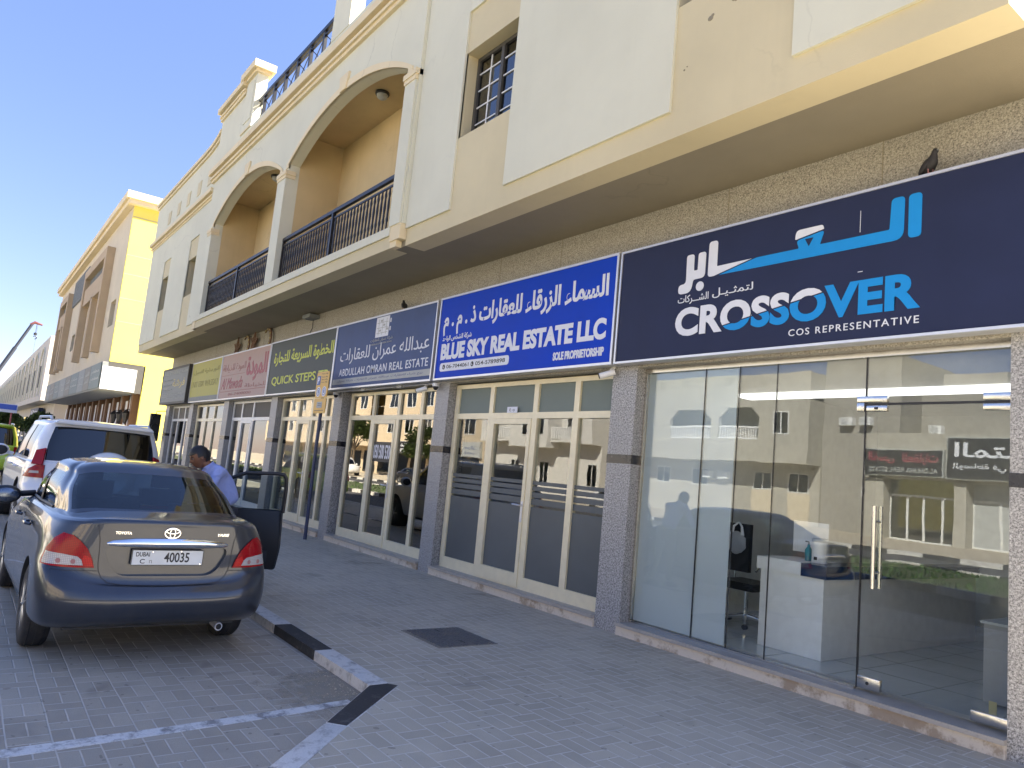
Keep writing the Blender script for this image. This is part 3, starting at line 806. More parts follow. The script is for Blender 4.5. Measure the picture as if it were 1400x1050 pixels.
shopfront(-16.56, -13.36, [-15.52, -14.74, -14.0], gl='glass_grey', door={1}, label='cream aluminium shopfront with drawn beige curtains under the charcoal sign', film_=curtain)
def shutter(f, i, a, b_):
    if i == 0:
        bm = B()
        for k in range(14): z = .3 + k * .14; prism(bm, [(YG + .07, z), (YG + .10, z + .06), (YG + .07, z + .125)], a, b_, axis='X')
        obj('roller_slat', bm, 'silver', f)
shopfront(-20.38, -17.02, [-19.55, -18.62], top=2.76, zt0=2.25, zt1=2.33, fm='alu_white', gl='glass_mirror', door={1}, hdl=False, panel='brownpanel', label='white shopfront with a brown panel above it under the pink sign', film_=shutter)
shopfront(-24.20, -20.84, [-23.1, -22.2], gl='glass_mirror', label='cream aluminium shopfront under the mustard sign', w_=.16)
shopfront(-27.5, -24.68, [-26.6, -25.7], top=2.76, zt0=2.25, zt1=2.33, fm='alu_white', gl='glass_mirror', panel='brownpanel', label='white shopfront with a brown panel above it under the grey sign')

# frameless front of the nearest shop
Yg = 5.78
bm = boxes((-5.45, -1.97, Yg - .03, Yg + .05, 2.715, 2.76), (-5.45, -5.425, Yg - .02, Yg + .04, .122, 2.715), (-5.425, -3.06, Yg - .01, Yg + .03, .122, .140))
FF = obj('shopfront', bm, 'steel', BL, bevel=.003); FF['label'] = 'frameless clear glass shopfront with a glass door under the dark navy sign'
js = [-5.425, -4.665, -4.265, -3.865, -3.045]
for a, b_ in zip(js, js[1:]):
    obj('glass_pane', boxes((a + .003, b_ - .003, Yg, Yg + .012, .140, 2.715)), 'glass', FF)
obj('glass_pane', boxes((-3.042, -1.975, Yg, Yg + .012, 2.345, 2.715)), 'glass', FF)
dr = obj('glass_door', boxes((-3.04, -1.985, Yg, Yg + .012, .14, 2.325)), 'glass', FF)
bm = B()
for j in js[1:4]: box(bm, j - .0025, j + .0025, Yg - .002, Yg + .014, .14, 2.715)
box(bm, -3.05, -3.040, Yg - .003, Yg + .015, .14, 2.72); box(bm, -3.04, -1.985, Yg - .003, Yg + .015, 2.326, 2.343)
obj('silicone_joint', bm, 'black', FF)
bm = boxes((-3.115, -2.87, Yg - .012, Yg + .024, 2.347, 2.40), (-3.115, -3.052, Yg - .012, Yg + .024, 2.275, 2.347), (-3.035, -2.87, Yg - .012, Yg + .024, 2.275, 2.322),
           (-2.19, -1.985, Yg - .012, Yg + .024, 2.347, 2.40), (-2.19, -1.985, Yg - .012, Yg + .024, 2.275, 2.322), (-3.035, -2.86, Yg - .014, Yg + .026, .145, .235), (-2.24, -1.99, Yg - .014, Yg + .026, .145, .215))
each('patch_fitting', bm, 'steel', FF, bevel=.004)
bm = B(); lathe(bm, [(.0, -.018), (.012, -.018), (.012, 0)], (-2.955, Yg, .19), 'Y', 12); box(bm, -2.97, -2.94, Yg - .0145, Yg - .010, 2.29, 2.31); obj('lock', bm, 'black', FF)
bm = B()
for y in (Yg - .045, Yg + .057):
    tube(bm, [(-2.925, y, .90), (-2.925, y, 1.53)], .016, 12)
for z in (1.02, 1.41): tube(bm, [(-2.925, Yg - .045, z), (-2.925, Yg + .057, z)], .010, 8)
obj('door_handle', bm, 'steel', FF)
bm = boxes((-5.42, -4.675, Yg + .018, Yg + .021, .15, 2.71), (-4.66, -4.295, Yg + .018, Yg + .021, .15, 2.71)); obj('milky_film', bm, 'film', FF)

# =================================================================== SHOP SIGNS
SY = 5.48
def sign(x0, x1, z0, z1, face, label, frame='silver', fr=.028, lips=True, y=SY):
    t = thing('shop_sign', label, 'sign', ((x0 + x1) / 2, y, z0))
    obj('panel', boxes((x0 + fr, x1 - fr, y, 5.61, z0 + fr, z1 - fr)), face, t)
    bm = boxes((x0, x1, y - .012, 5.625, z1 - fr, z1), (x0, x1, y - .012, 5.625, z0, z0 + fr), (x0, x0 + fr, y - .012, 5.62, z0 + fr, z1 - fr), (x1 - fr, x1, y - .012, 5.62, z0 + fr, z1 - fr))
    obj('frame', bm, frame, t, bevel=.004)
    return t
def put(t, s, x0, x1, z0, z1, mat, bold=0, ar=False, shear=0, space=1.0, keep=False, ext=.004):
    return obj('lettering', text_bm(arabic(s) if ar else s, x0, x1, z0, z1, SY - .0005, bold, shear, ext, space, keep), mat, t)

# --- the dark navy sign
t = sign(-5.66, -1.62, 2.785, 4.025, 'navy', 'dark navy sign with white and sky blue lettering above the frameless glass shop', fr=.022)
def flat(name, pts, mat, hole=None, d=.004):
    bm = B(); prism(bm, pts, SY - d, SY + .002)
    return obj(name, bm, mat, t)
def smooth_outline(pts, n=4):
    out = []; k = len(pts)
    for i in range(k):
        p0, p1, p2, p3 = (Vector(pts[(i + j) % k]) for j in (-1, 0, 1, 2))
        for s in range(n):
            u = s / n
            out.append(tuple(.5 * ((2 * p1) + (p2 - p0) * u + (2 * p0 - 5 * p1 + 4 * p2 - p3) * u * u + (3 * p1 - p0 - 3 * p2 + p3) * u ** 3)))
    return out
def rnd(pts, r, n=5):
    """round the corners of an outline"""
    out = []; k = len(pts)
    for i in range(k):
        p, a, b_ = Vector(pts[i]), Vector(pts[i - 1]), Vector(pts[(i + 1) % k])
        ra = min(r[i] if isinstance(r, (list, tuple)) else r, (a - p).length * .49, (b_ - p).length * .49)
        if ra < 1e-4: out.append(tuple(p)); continue
        s, e = p + (a - p).normalized() * ra, p + (b_ - p).normalized() * ra
        for q in range(n + 1):
            u = q / n; out.append(tuple((1 - u) ** 2 * s + 2 * u * (1 - u) * p + u * u * e))
    return out
br = [(-4.742, 3.818), (-4.650, 3.818), (-4.646, 3.648), (-4.600, 3.648), (-4.598, 3.818), (-4.508, 3.818), (-4.509, 3.562), (-4.648, 3.558), (-4.672, 3.432), (-4.828, 3.430), (-4.828, 3.527), (-4.736, 3.527)]
flat('logo_stroke', rnd(br, [.03, .03, .012, .012, .03, .03, .05, .02, .09, .045, .045, .06]), 'letter_white')
bm = B(); lathe(bm, [(.0, SY - .004), (.047, SY - .004), (.047, SY + .002)], (-4.562, 0, 3.480), 'Y', 24); obj('logo_stroke', bm, 'letter_white', t)
flat('logo_stroke', rnd([(-4.474, 3.903), (-4.373, 3.903), (-4.371, 3.645), (-3.99, 3.650), (-4.405, 3.555), (-4.474, 3.556)], [.035, .035, .012, .0, .01, .055]), 'letter_white')
flat('logo_stroke', rnd([(-4.345, 3.556), (-3.935, 3.650), (-3.517, 3.650), (-3.543, 3.722), (-3.287, 3.765), (-3.325, 3.649), (-2.748, 3.649), (-2.736, 3.896), (-2.636, 3.896), (-2.640, 3.553)], [0, .02, .015, .03, .03, .012, .012, .035, .035, .08]), 'cyan')
flat('logo_hole', [(-3.462, 3.722), (-3.385, 3.722), (-3.425, 3.652)], 'navy', d=.0055)
flat('logo_stroke', rnd([(-3.556, 3.733), (-3.549, 3.816), (-3.302, 3.816), (-3.293, 3.778)], [.01, .075, .045, .006]), 'letter_white')
flat('logo_stroke', rnd([(-2.607, 3.896), (-2.510, 3.896), (-2.512, 3.552), (-2.607, 3.552)], .035), 'cyan')
put(t, 'لتمثـيـل', -4.405, -3.957, 3.335, 3.43, 'letter_white', .004, True)
put(t, 'الشـــركات', -4.823, -4.45, 3.318, 3.412, 'letter_white', .004, True)
put(t, 'COS REPRESENTATIVE', -3.578, -2.512, 2.888, 2.946, 'letter_white', .004, space=1.25)
# the big word, cut by a rising line into a white and a sky blue half with a thin gap
def cut_word():
    p, q = Vector((-4.287, 0, 3.053)), Vector((-3.295, 0, 3.226)); nrm = Vector((-(q.z - p.z), 0, q.x - p.x)).normalized()
    for mat, side in (('letter_white', 1), ('cyan', -1)):
        for group in ('whole', 'cut'):
            bm = text_bm('CROSSOVER', -4.838, -2.505, 3.000, 3.285, SY - .0005, .042, 0, .004, 1.03)
            cx = lambda c: (min(v.co.x for v in c) + max(v.co.x for v in c)) / 2
            want = 1 if group == 'cut' else (0 if side > 0 else 2)
            kill = [v for c in islands(bm) for v in c if (0 if cx(c) < -4.36 else 2 if cx(c) > -3.28 else 1) != want]
            bmesh.ops.delete(bm, geom=kill, context='VERTS')
            if group == 'cut':
                bmesh.ops.bisect_plane(bm, geom=bm.verts[:] + bm.edges[:] + bm.faces[:], plane_co=p + nrm * .006 * side, plane_no=nrm * side, clear_inner=True)
            obj('lettering', bm, mat, t)
cut_word()
bm = B(); box(bm, -2.985, -2.981, SY - .002, SY + .002, 3.68, 3.86); box(bm, -2.99, -2.95, SY - .002, SY + .002, 3.35, 3.356); obj('scratch', bm, 'letter_white', t)

# --- the royal blue sign
t = sign(-9.45, -5.695, 2.785, 4.035, 'royal', 'royal blue sign with heavy white lettering between the navy and slate blue signs')
put(t, 'السماء الزرقاء للعقارات ذ . م . م', -9.31, -5.83, 3.44, 3.83, 'letter_white', .030, True)
put(t, 'شركة الشخص الواحد', -9.30, -8.53, 3.345, 3.44, 'letter_white', .02, True)
put(t, 'BLUE SKY REAL ESTATE LLC', -9.31, -5.825, 3.078, 3.325, 'letter_white', .050)
put(t, 'SOLE PROPRIETORSHIP', -6.70, -5.835, 2.893, 2.993, 'letter_white', .045)
flat('number_pill', rnd([(-9.30, 2.908), (-7.59, 2.908), (-7.59, 3.033), (-9.30, 3.033)], .05), 'letter_white')
obj('lettering', text_bm('06-7044061', -9.11, -8.53, 2.945, 3.0, SY - .0045, .01, ext=.001), 'black', t)
obj('lettering', text_bm('054-5789898', -8.36, -7.67, 2.945, 3.0, SY - .0045, .01, ext=.001), 'black', t)
bm = B()
for x in (-9.19, -8.44): lathe(bm, [(0, SY - .0055), (.036, SY - .0055), (.036, SY)], (x, 0, 2.972), 'Y', 16)
each('phone_dot', bm, 'black', t)
bm = B()
for x in (-9.19, -8.44): tube(bm, [(x - .012, SY - .007, 2.986), (x - .012, SY - .007, 2.968), (x + .002, SY - .007, 2.957), (x + .014, SY - .007, 2.958)], .005, 6)
each('phone_mark', bm, 'letter_white', t)

# --- the slate blue sign
t = sign(-13.27, -9.53, 2.785, 4.025, 'slate', 'slate blue sign with thin white lettering and a white square emblem')
put(t, 'عبدالله عمران للعقارات', -12.98, -9.69, 3.235, 3.535, 'letter_white', .0, True)
put(t, 'ABDULLAH OMRAN REAL ESTATE', -12.96, -9.67, 3.022, 3.158, 'letter_white', .006, space=1.1)
flat('white_strip', [(-13.22, 2.872), (-9.58, 2.872), (-9.58, 2.975), (-13.22, 2.975)], 'greyline')
obj('lettering', text_bm(arabic('بيع شراء للعقارات عبدالله عمران للعقارات شركة عمران'), -13.0, -9.8, 2.897, 2.95, SY - .0045, ext=.001), 'slate', t)
flat('logo_square', [(-11.60, 3.635), (-11.12, 3.635), (-11.12, 3.985), (-11.60, 3.985)], 'letter_white')
bm = B()
for x in (-11.50, -11.36, -11.22): box(bm, x, x + .012, SY - .006, SY - .0035, 3.67, 3.95)
for z in (3.70, 3.79, 3.88): box(bm, -11.56, -11.16, SY - .0062, SY - .0035, z, z + .010)
for x, z in ((-11.47, 3.73), (-11.33, 3.82), (-11.2, 3.74), (-11.44, 3.9)): box(bm, x, x + .07, SY - .0064, SY - .0035, z, z + .035)
obj('logo_mark', bm, 'greyline', t)
bm = boxes((-11.09, -11.05, SY - .004, SY, 3.72, 3.79), (-11.09, -11.05, SY - .004, SY, 3.86, 3.93)); obj('logo_mark', bm, 'letter_white', t)
put(t, 'شركة عمران للعقارات', -11.76, -10.94, 3.555, 3.62, 'greyline', 0, True)
put(t, 'ABDULLAH OMRAN REAL ESTATE', -11.72, -10.96, 3.51, 3.535, 'greyline')

# --- the charcoal sign
t = sign(-17.03, -13.275, 2.785, 4.03, 'charcoal', 'charcoal sign with yellow green lettering beside the faded pink sign')
put(t, 'الخطوة السريعة للتجارة', -16.74, -13.36, 3.44, 3.775, 'lime', .022, True)
put(t, 'QUICK STEPS TR', -16.73, -13.44, 2.985, 3.2, 'lime', .014)

# --- the faded pink sign
t = sign(-21.02, -17.06, 2.785, 4.02, 'pink', 'faded pink sign with red Arabic calligraphy')
put(t, 'المودة', -18.75, -17.2, 3.20, 3.86, 'redink', .025, True)
put(t, 'Al Mawada', -20.85, -18.98, 3.06, 3.36, 'redink', .0, shear=.35)
put(t, 'المودة للخياطة', -20.87, -18.85, 3.50, 3.74, 'rosefade', -.008, True)
put(t, 'للخياطة', -18.75, -17.1, 3.02, 3.15, 'rosefade', 0, True)
bm = boxes((-20.9, -17.15, SY - .003, SY + .002, 2.99, 3.005), (-20.9, -18.9, SY - .003, SY + .002, 3.43, 3.44)); obj('rule', bm, 'rosefade', t)
put(t, '06-7400000', -20.1, -18.2, 2.88, 2.95, 'rosefade')

# --- the mustard sign
t = sign(-24.34, -21.06, 2.785, 4.02, 'mustard', 'faded mustard yellow sign with weak olive lettering')
put(t, 'النور بخارية للغسيل', -24.05, -21.3, 3.62, 3.78, 'olive', 0, True)
put(t, 'NIT EBR WASSAT', -24.05, -21.25, 3.24, 3.42, 'olive', -.004)
flat('grey_strip', [(-24.31, 2.82), (-21.09, 2.82), (-21.09, 2.95), (-24.31, 2.95)], 'greysign')

# --- the grey sign, thick framed
t = sign(-28.15, -24.46, 2.785, 4.02, 'greysign', 'weathered grey sign with an ochre word at the far end of the shop row', fr=.07, frame='brownpanel', y=5.40)
SY_ = SY; SY = 5.40
put(t, 'فرشة', -26.5, -24.8, 3.28, 3.62, 'ochre', .012, True)
for x0, x1, z in ((-27.9, -24.7, 3.78), (-27.9, -26.6, 3.55), (-27.9, -26.6, 3.38), (-27.9, -26.5, 3.22), (-27.9, -24.8, 3.08), (-27.9, -24.8, 2.95)):
    put(t, 'للمفروشات فرشة', x0, x1, z, z + .09, 'greyline', 0, True)
SY = SY_

# =================================================================== SMALL THINGS ON THE FRONT
def bird(loc, rz, label, tilt=25):
    """perched pigeon, local +x is its front"""
    t = thing('pigeon', label, 'bird', loc, rz)
    bm = B(); R_ = Matrix.Rotation(RAD(-tilt * 2), 3, 'Y')
    pts = [(-.14, 0, .02), (-.09, 0, .045), (-.03, 0, .075), (.03, 0, .115), (.055, 0, .155), (.065, 0, .185), (.085, 0, .20), (.105, 0, .196)]
    tube(bm, pts, [.012, .028, .05, .052, .034, .026, .027, .012], 14)
    bm.transform(Matrix.Scale(.8, 4))
    body = obj('body', bm, 'bird', t, local=True, smooth=80)
    bm = B(); tube(bm, [(.086, 0, .158), (.106, 0, .153)], [.006, .0015], 6); obj('beak', bm, 'greysign', t, local=True)
    bm = B()
    for s in (-1, 1): ellipsoid(bm, (-.025, s * .036, .066), (.075, .012, .030), 12, 8, rot=Matrix.Rotation(RAD(-32), 3, 'Y'))
    each('wing', bm, 'bird', t, local=True)
    bm = B()
    for s in (-1, 1):
        tube(bm, [(.005, s * .018, .045), (.008, s * .018, .004)], .004, 6)
        for a in (-.5, 0, .5): tube(bm, [(.006, s * .018, .004), (.028, s * .018 + a * .02, .003)], .003, 5)
    obj('leg', bm, 'rosefade', t, local=True)
bird((-2.47, 5.50, 4.025), RAD(-35), 'dark pigeon perched on top of the dark navy sign')
bird((-10.70, 5.50, 4.025), RAD(165), 'dark pigeon perched on top of the slate blue sign')

def cctv(loc, label, kind, rz=0):
    t = thing('security_camera', label, 'security camera', loc, rz)
    if kind == 'bullet':
        bm = B(); tube(bm, [(0, .06, .06), (0, .02, .04), (0, -.01, .0)], .016, 8); obj('bracket', bm, 'white', t, local=True)
        bm = B(); tube(bm, [(.04, .03, .005), (-.07, -.09, -.055)], .034, 14); obj('housing', bm, 'white', t, local=True)
        bm = B(); tube(bm, [(-.07, -.09, -.055), (-.078, -.098, -.059)], [.028, .024], 14); obj('lens', bm, 'black', t, local=True)
    else:
        bm = B(); lathe(bm, [(.05, .05), (.055, .03), (.05, .0)], n=16); obj('base', bm, 'white', t, local=True)
        bm = B(); ellipsoid(bm, (0, 0, -.005), (.043, .043, .05), 16, 10); obj('dome', bm, 'black', t, local=True)
cctv((-5.80, 5.57, 2.72), 'white bullet security camera below the joint of royal blue and navy signs', 'bullet')
cctv((-9.86, 5.57, 2.70), 'white bullet security camera below the slate blue sign', 'bullet')
cctv((-9.50, 5.56, 2.71), 'black dome security camera at the corner of the column between two blue signs', 'dome')
cctv((-13.2, 5.57, 2.70), 'small dark security camera below the joint of charcoal and slate signs', 'dome')

t = thing('floodlight', 'small grey floodlight with a hanging wire under the beige soffit', 'lamp', (-14.85, 5.5, 4.40))
obj('housing', boxes((-15.08, -14.66, 5.40, 5.62, 4.365, 4.44)), 'greysign', t, bevel=.01)
obj('bracket', boxes((-14.92, -14.82, 5.47, 5.53, 4.44, 4.475)), 'iron', t)
bm = B(); tube(bm, [(-14.95, 5.60, 4.37), (-15.02, 5.62, 4.30), (-15.0, 5.622, 4.2), (-15.1, 5.622, 4.12), (-15.2, 5.62, 4.03)], .007, 6); obj('wire', bm, 'black', t)
# service conduit and junctions under the signs
t = thing('conduit', 'thin grey cable conduit running below the slate blue sign', 'conduit', (-11.4, 5.6, 2.77))
bm = B(); tube(bm, [(-13.2, 5.60, 2.765), (-12.0, 5.60, 2.762), (-10.6, 5.60, 2.768), (-9.6, 5.60, 2.765)], .014, 8); obj('pipe', bm, 'silver', t)
bm = boxes((-12.1, -11.95, 5.56, 5.62, 2.735, 2.785), (-10.75, -10.6, 5.56, 5.62, 2.735, 2.785)); each('junction_box', bm, 'greyline', t)

# festive stars and crescent above the pink sign
def star_pts(cx, cz, R1, R2, rot=0):
    return [(cx + (R1 if k % 2 == 0 else R2) * sin(rot + k * pi / 5), cz + (R1 if k % 2 == 0 else R2) * cos(rot + k * pi / 5)) for k in range(10)]
def star(cx, cz, r, label, rot=.1):
    t = thing('star_ornament', label, 'ornament', (cx, 5.56, cz - r))
    bm = B(); o_, i_ = star_pts(cx, cz, r, r * .45, rot), star_pts(cx, cz, r * .80, r * .36, rot)
    for k in range(10):
        prism(bm, [o_[k], o_[(k + 1) % 10], i_[(k + 1) % 10], i_[k]], 5.545, 5.575)
    obj('rim', bm, 'brown', t)
    bm = B()
    a = star_pts(cx, cz, r * .81, r * .37, rot)
    for k in range(10): tube(bm, [(a[k][0], 5.56, a[k][1]), (a[(k + 5) % 10][0], 5.56, a[(k + 5) % 10][1])], .012, 5)
    for q in (.3, .55): 
        for k in range(10):
            p, n_ = star_pts(cx, cz, r * q, r * q * .6, rot), None
            tube(bm, [(p[k][0], 5.56, p[k][1]), (p[(k + 1) % 10][0], 5.56, p[(k + 1) % 10][1])], .010, 5)
    obj('lattice', bm, 'brown', t)
star(-20.15, 4.20, .30, 'brown lattice star ornament on the wall, nearest the mustard sign')
star(-18.75, 4.23, .30, 'brown lattice star ornament on the wall between two crescents above the pink sign')
def crescent(cx, cz, r, label, flip=1):
    t = thing('crescent_ornament', label, 'ornament', (cx, 5.56, cz - r))
    bm = B(); n = 18
    o_ = [(cx + flip * r * cos(RAD(40 + 280 * k / n)), cz + r * sin(RAD(40 + 280 * k / n))) for k in range(n + 1)]
    i_ = [(cx + flip * (.22 * r + .80 * r * cos(RAD(48 + 264 * k / n))), cz + .80 * r * sin(RAD(48 + 264 * k / n))) for k in range(n + 1)]
    for k in range(n): prism(bm, [o_[k], o_[k + 1], i_[k + 1], i_[k]], 5.545, 5.575)
    obj('rim', bm, 'brown', t)
    bm = B()
    for k in range(1, n, 2): ellipsoid(bm, ((o_[k][0] + i_[k][0]) / 2, 5.545, (o_[k][1] + i_[k][1]) / 2), (.02, .012, .02), 8, 5)
    each('stud', bm, 'mustard', t)
crescent(-19.35, 4.20, .26, 'brown crescent ornament between the two stars above the pink sign', -1)
crescent(-17.70, 4.21, .27, 'brown studded crescent ornament on the wall, nearest the charcoal sign', -1)

# parking sign on its pole
t = thing('parking_sign', 'yellow parking tariff sign on a thin dark blue pole beside the shop wall', 'sign', (-13.06, 5.26, 0))
bm = B(); tube(bm, [(-13.06, 5.26, 0), (-13.03, 5.24, 1.5), (-13.0, 5.235, 3.02)], .032, 12); obj('pole', bm, 'poleblue', t)
def plate(x0, x1, z0, z1, y=5.195):
    bm = B(); prism(bm, rnd([(x0, z0), (x1, z0), (x1, z1), (x0, z1)], .035), y - .008, y + .004); return obj('sign_plate', bm, 'yellow_plate', t)
plate(-13.27, -12.71, 2.585, 3.075); plate(-13.27, -12.72, 2.30, 2.575)
def sgn(name, bm, mat): return obj(name, bm, mat, t)
bm = B(); prism(bm, rnd([(-13.24, 2.83), (-13.08, 2.83), (-13.08, 3.0), (-13.24, 3.0)], .02), 5.183, 5.19); sgn('blue_patch', bm, 'blue_plate')
sgn('lettering', text_bm('P', -13.205, -13.125, 2.855, 2.975, 5.183, .03, ext=.002), 'letter_white')
bm = B()
for x in (-13.12, -12.86): lathe(bm, [(0, 5.184), (.095, 5.184), (.095, 5.19)], (x, 0, 2.70), 'Y', 20)
each('white_disc', bm, 'letter_white', t)
bm = B()
for x in (-13.12, -12.86): 
    for k in range(16):
        a, b_ = 2 * pi * k / 16, 2 * pi * (k + 1) / 16
        prism(bm, [(x + .075 * cos(a), 2.70 + .075 * sin(a)), (x + .075 * cos(b_), 2.70 + .075 * sin(b_)), (x + .06 * cos(b_), 2.70 + .06 * sin(b_)), (x + .06 * cos(a), 2.70 + .06 * sin(a))], 5.182, 5.185)
    prism(bm, [(x - .02, 2.67), (x + .02, 2.67), (x + .02, 2.735), (x - .02, 2.735)], 5.182, 5.185)
sgn('blue_mark', bm, 'blue_plate')
for z in (3.02, 2.96, 2.91, 2.86):
    sgn('lettering', text_bm(arabic('مواقف بتعرفة'), -13.04, -12.75, z, z + .03, 5.1865, ext=.001), 'black')
bm = boxes((-13.12, -12.88, 5.183, 5.19, 2.40, 2.51)); sgn('white_patch', bm, 'greyline')
bm = boxes((-13.08, -12.92, 5.182, 5.185, 2.44, 2.45), (-13.08, -12.92, 5.182, 5.185, 2.47, 2.48), (-13.2, -12.8, 5.183, 5.19, 2.345, 2.355)); sgn('mark', bm, 'black')

# black three lamp signal at the far corner
t = thing('traffic_light', 'black three lamp traffic signal hung on a bracket at the far building corner', 'traffic light', (-28.3, 5.36, 2.0))
bm = boxes((-28.36, -28.16, 5.20, 5.53, 1.52, 2.47)); obj('housing', bm, 'iron', t, bevel=.02)
for z in (1.69, 1.995, 2.30):
    bm = B(); lathe(bm, [(0, .0), (.115, .0), (.125, .03)], (-28.158, 5.365, z), 'X', 18); obj('lamp', bm, 'black', t)
    bm = B(); n = 12
    for k in range(n):
        a, b_ = RAD(-15 + 210 * k / n), RAD(-15 + 210 * (k + 1) / n)
        v = [bm.verts.new((xx, 5.365 + .13 * cos(q), z + .13 * sin(q))) for xx, q in ((-28.16, a), (-28.16, b_), (-28.02, b_), (-28.02, a))]; bm.faces.new(v)
    bmesh.ops.solidify(bm, geom=bm.faces[:], thickness=.006); obj('visor', bm, 'iron', t)
bm = B(); tube(bm, [(-28.25, 5.37, 2.47), (-28.25, 5.38, 2.56), (-28.2, 5.66, 2.60)], .018, 8); obj('bracket', bm, 'iron', t)
t = thing('wall_pipe', 'short yellow wall bracket sticking out beside the grey sign', 'bracket', (-28.15, 5.63, 3.75))
bm = B(); tube(bm, [(-28.35, 5.4, 3.76), (-28.1, 5.68, 3.76)], .02, 8); obj('arm', bm, 'trim', t)

# =================================================================== INSIDE THE NEAREST SHOP
t = thing('reception_desk', 'white reception desk with a white and navy counter top behind the clear glass', 'desk', (-4.0, 6.4, .124))
obj('front_panel', boxes((-4.34, -3.69, 6.38, 6.42, .124, .835)), 'white', t, bevel=.003)
obj('side_panel', boxes((-3.73, -3.69, 6.421, 9.6, .124, .835)), 'white', t, bevel=.003)
obj('side_panel', boxes((-4.34, -4.30, 6.421, 7.0, .124, .835)), 'white', t)
ct = obj('counter_top', boxes((-4.37, -3.905, 6.35, 7.0, .838, .955)), 'white', t, bevel=.004)
obj('navy_top', boxes((-3.903, -3.655, 6.35, 9.6, .838, .955)), plain('navy_counter', (.012, .03, .075), .2), t, bevel=.004)
t = thing('tub', 'white round plastic tub with a lid on the navy counter top', 'tub', (-3.87, 6.60, .955))
bm = B(); lathe(bm, [(0, .955), (.066, .956), (.070, .97), (.070, 1.15)], (-3.87, 6.60, 0), n=24); obj('body', bm, 'white', t)
bm = B(); lathe(bm, [(.073, 1.15), (.074, 1.175), (.066, 1.185), (0, 1.186)], (-3.87, 6.60, 0), n=24); obj('lid', bm, 'greyline', t)
bm = B(); box(bm, -3.885, -3.855, 6.526, 6.532, .985, 1.015); obj('mark', bm, 'black', t)
t = thing('bottle', 'small teal pump bottle beside the white tub on the counter', 'bottle', (-4.02, 6.66, .955))
bm = B(); lathe(bm, [(0, .956), (.032, .957), (.034, 1.06), (.014, 1.09), (.012, 1.11)], (-4.02, 6.66, 0), n=16); obj('body', bm, plain('teal_plastic', (.03, .25, .30), .3), t)
bm = B(); tube(bm, [(-4.02, 6.66, 1.11), (-4.02, 6.66, 1.135), (-4.05, 6.65, 1.138)], .007, 8); obj('pump', bm, 'black', t)
t = thing('desk_screen', 'pale back of a flat desk screen on the reception counter', 'screen', (-4.12, 6.82, .955))
obj('casing', boxes((-4.30, -3.93, 6.84, 6.865, 1.02, 1.32)), 'white', t, bevel=.004)
bm = boxes((-4.14, -4.09, 6.85, 6.88, .957, 1.08), (-4.2, -4.03, 6.82, 6.92, .956, .964)); obj('stand', bm, 'silver', t)
# office chair
t = thing('office_chair', 'dark office chair with a steel base behind the clear glass', 'chair', (-5.0, 7.1, .124))
bm = B()
for k in range(5):
    a = 2 * pi * k / 5 + .3; tube(bm, [(-5.0, 7.1, .235), (-5.0 + .29 * cos(a), 7.1 + .29 * sin(a), .19)], [.024, .014], 8)
tube(bm, [(-5.0, 7.1, .2), (-5.0, 7.1, .52)], .026, 10); obj('base', bm, 'chrome', t)
for k in range(5):
    a = 2 * pi * k / 5 + .3; bm = B(); lathe(bm, [(0, -.018), (.028, -.018), (.028, .018), (0, .018)], (-5.0 + .29 * cos(a), 7.1 + .29 * sin(a), .153), 'Y', 12); obj('castor', bm, 'black', t)
obj('seat', boxes((-5.24, -4.76, 6.86, 7.34, .52, .60)), 'black', t, bevel=.03)
bm = boxes((-5.22, -4.78, 6.80, 6.85, .72, 1.22)); obj('backrest', bm, 'black', t, bevel=.02)
bm = B()
for x in (-5.27, -4.73): tube(bm, [(x, 7.25, .56), (x, 7.25, .78), (x, 6.93, .80), (x, 6.86, .74)], .014, 8)
each('armrest', bm, 'chrome', t)
t = thing('plastic_bag', 'translucent white plastic carrier bag hanging on the office chair', 'bag', (-4.9, 6.76, .92))
bm = B(); ellipsoid(bm, (-4.9, 6.74, 1.02), (.115, .045, .115), 20, 14)
for v in bm.verts: v.co += Vector((random.uniform(-.008, .008), random.uniform(-.006, .006), random.uniform(-.008, .008)))
obj('sack', bm, film('bag_film', (.66, .68, .74), .75), t)
bm = B()
for s in (-1, 1): tube(bm, [(-4.9 + s * .07, 6.74, 1.10), (-4.9 + s * .05, 6.75, 1.19), (-4.9, 6.77, 1.235)], [.02, .012, .008], 8)
obj('handle', bm, 'letter_white', t)
t = thing('storage_box', 'low pale grey cabinet just inside the clear glass door', 'cabinet', (-2.2, 6.5, .124))
obj('carcass', boxes((-2.42, -1.90, 6.45, 7.3, .15, .72)), 'room', t, bevel=.004)
obj('top', boxes((-2.44, -1.90, 6.43, 7.32, .722, .74)), 'greyline', t, bevel=.003)
t = thing('paper_note', 'small pale folded paper tag standing inside by the glass door', 'paper', (-2.23, 6.1, .13))
obj('sheet', boxes((-2.25, -2.20, 6.10, 6.104, .126, .235)), 'ochre', t)

# =================================================================== VEHICLES
def catmull(p0, p1, p2, p3, u):
    return .5 * ((2 * p1) + (p2 - p0) * u + (2 * p0 - 5 * p1 + 4 * p2 - p3) * u * u + (3 * p1 - p0 - 3 * p2 + p3) * u ** 3)

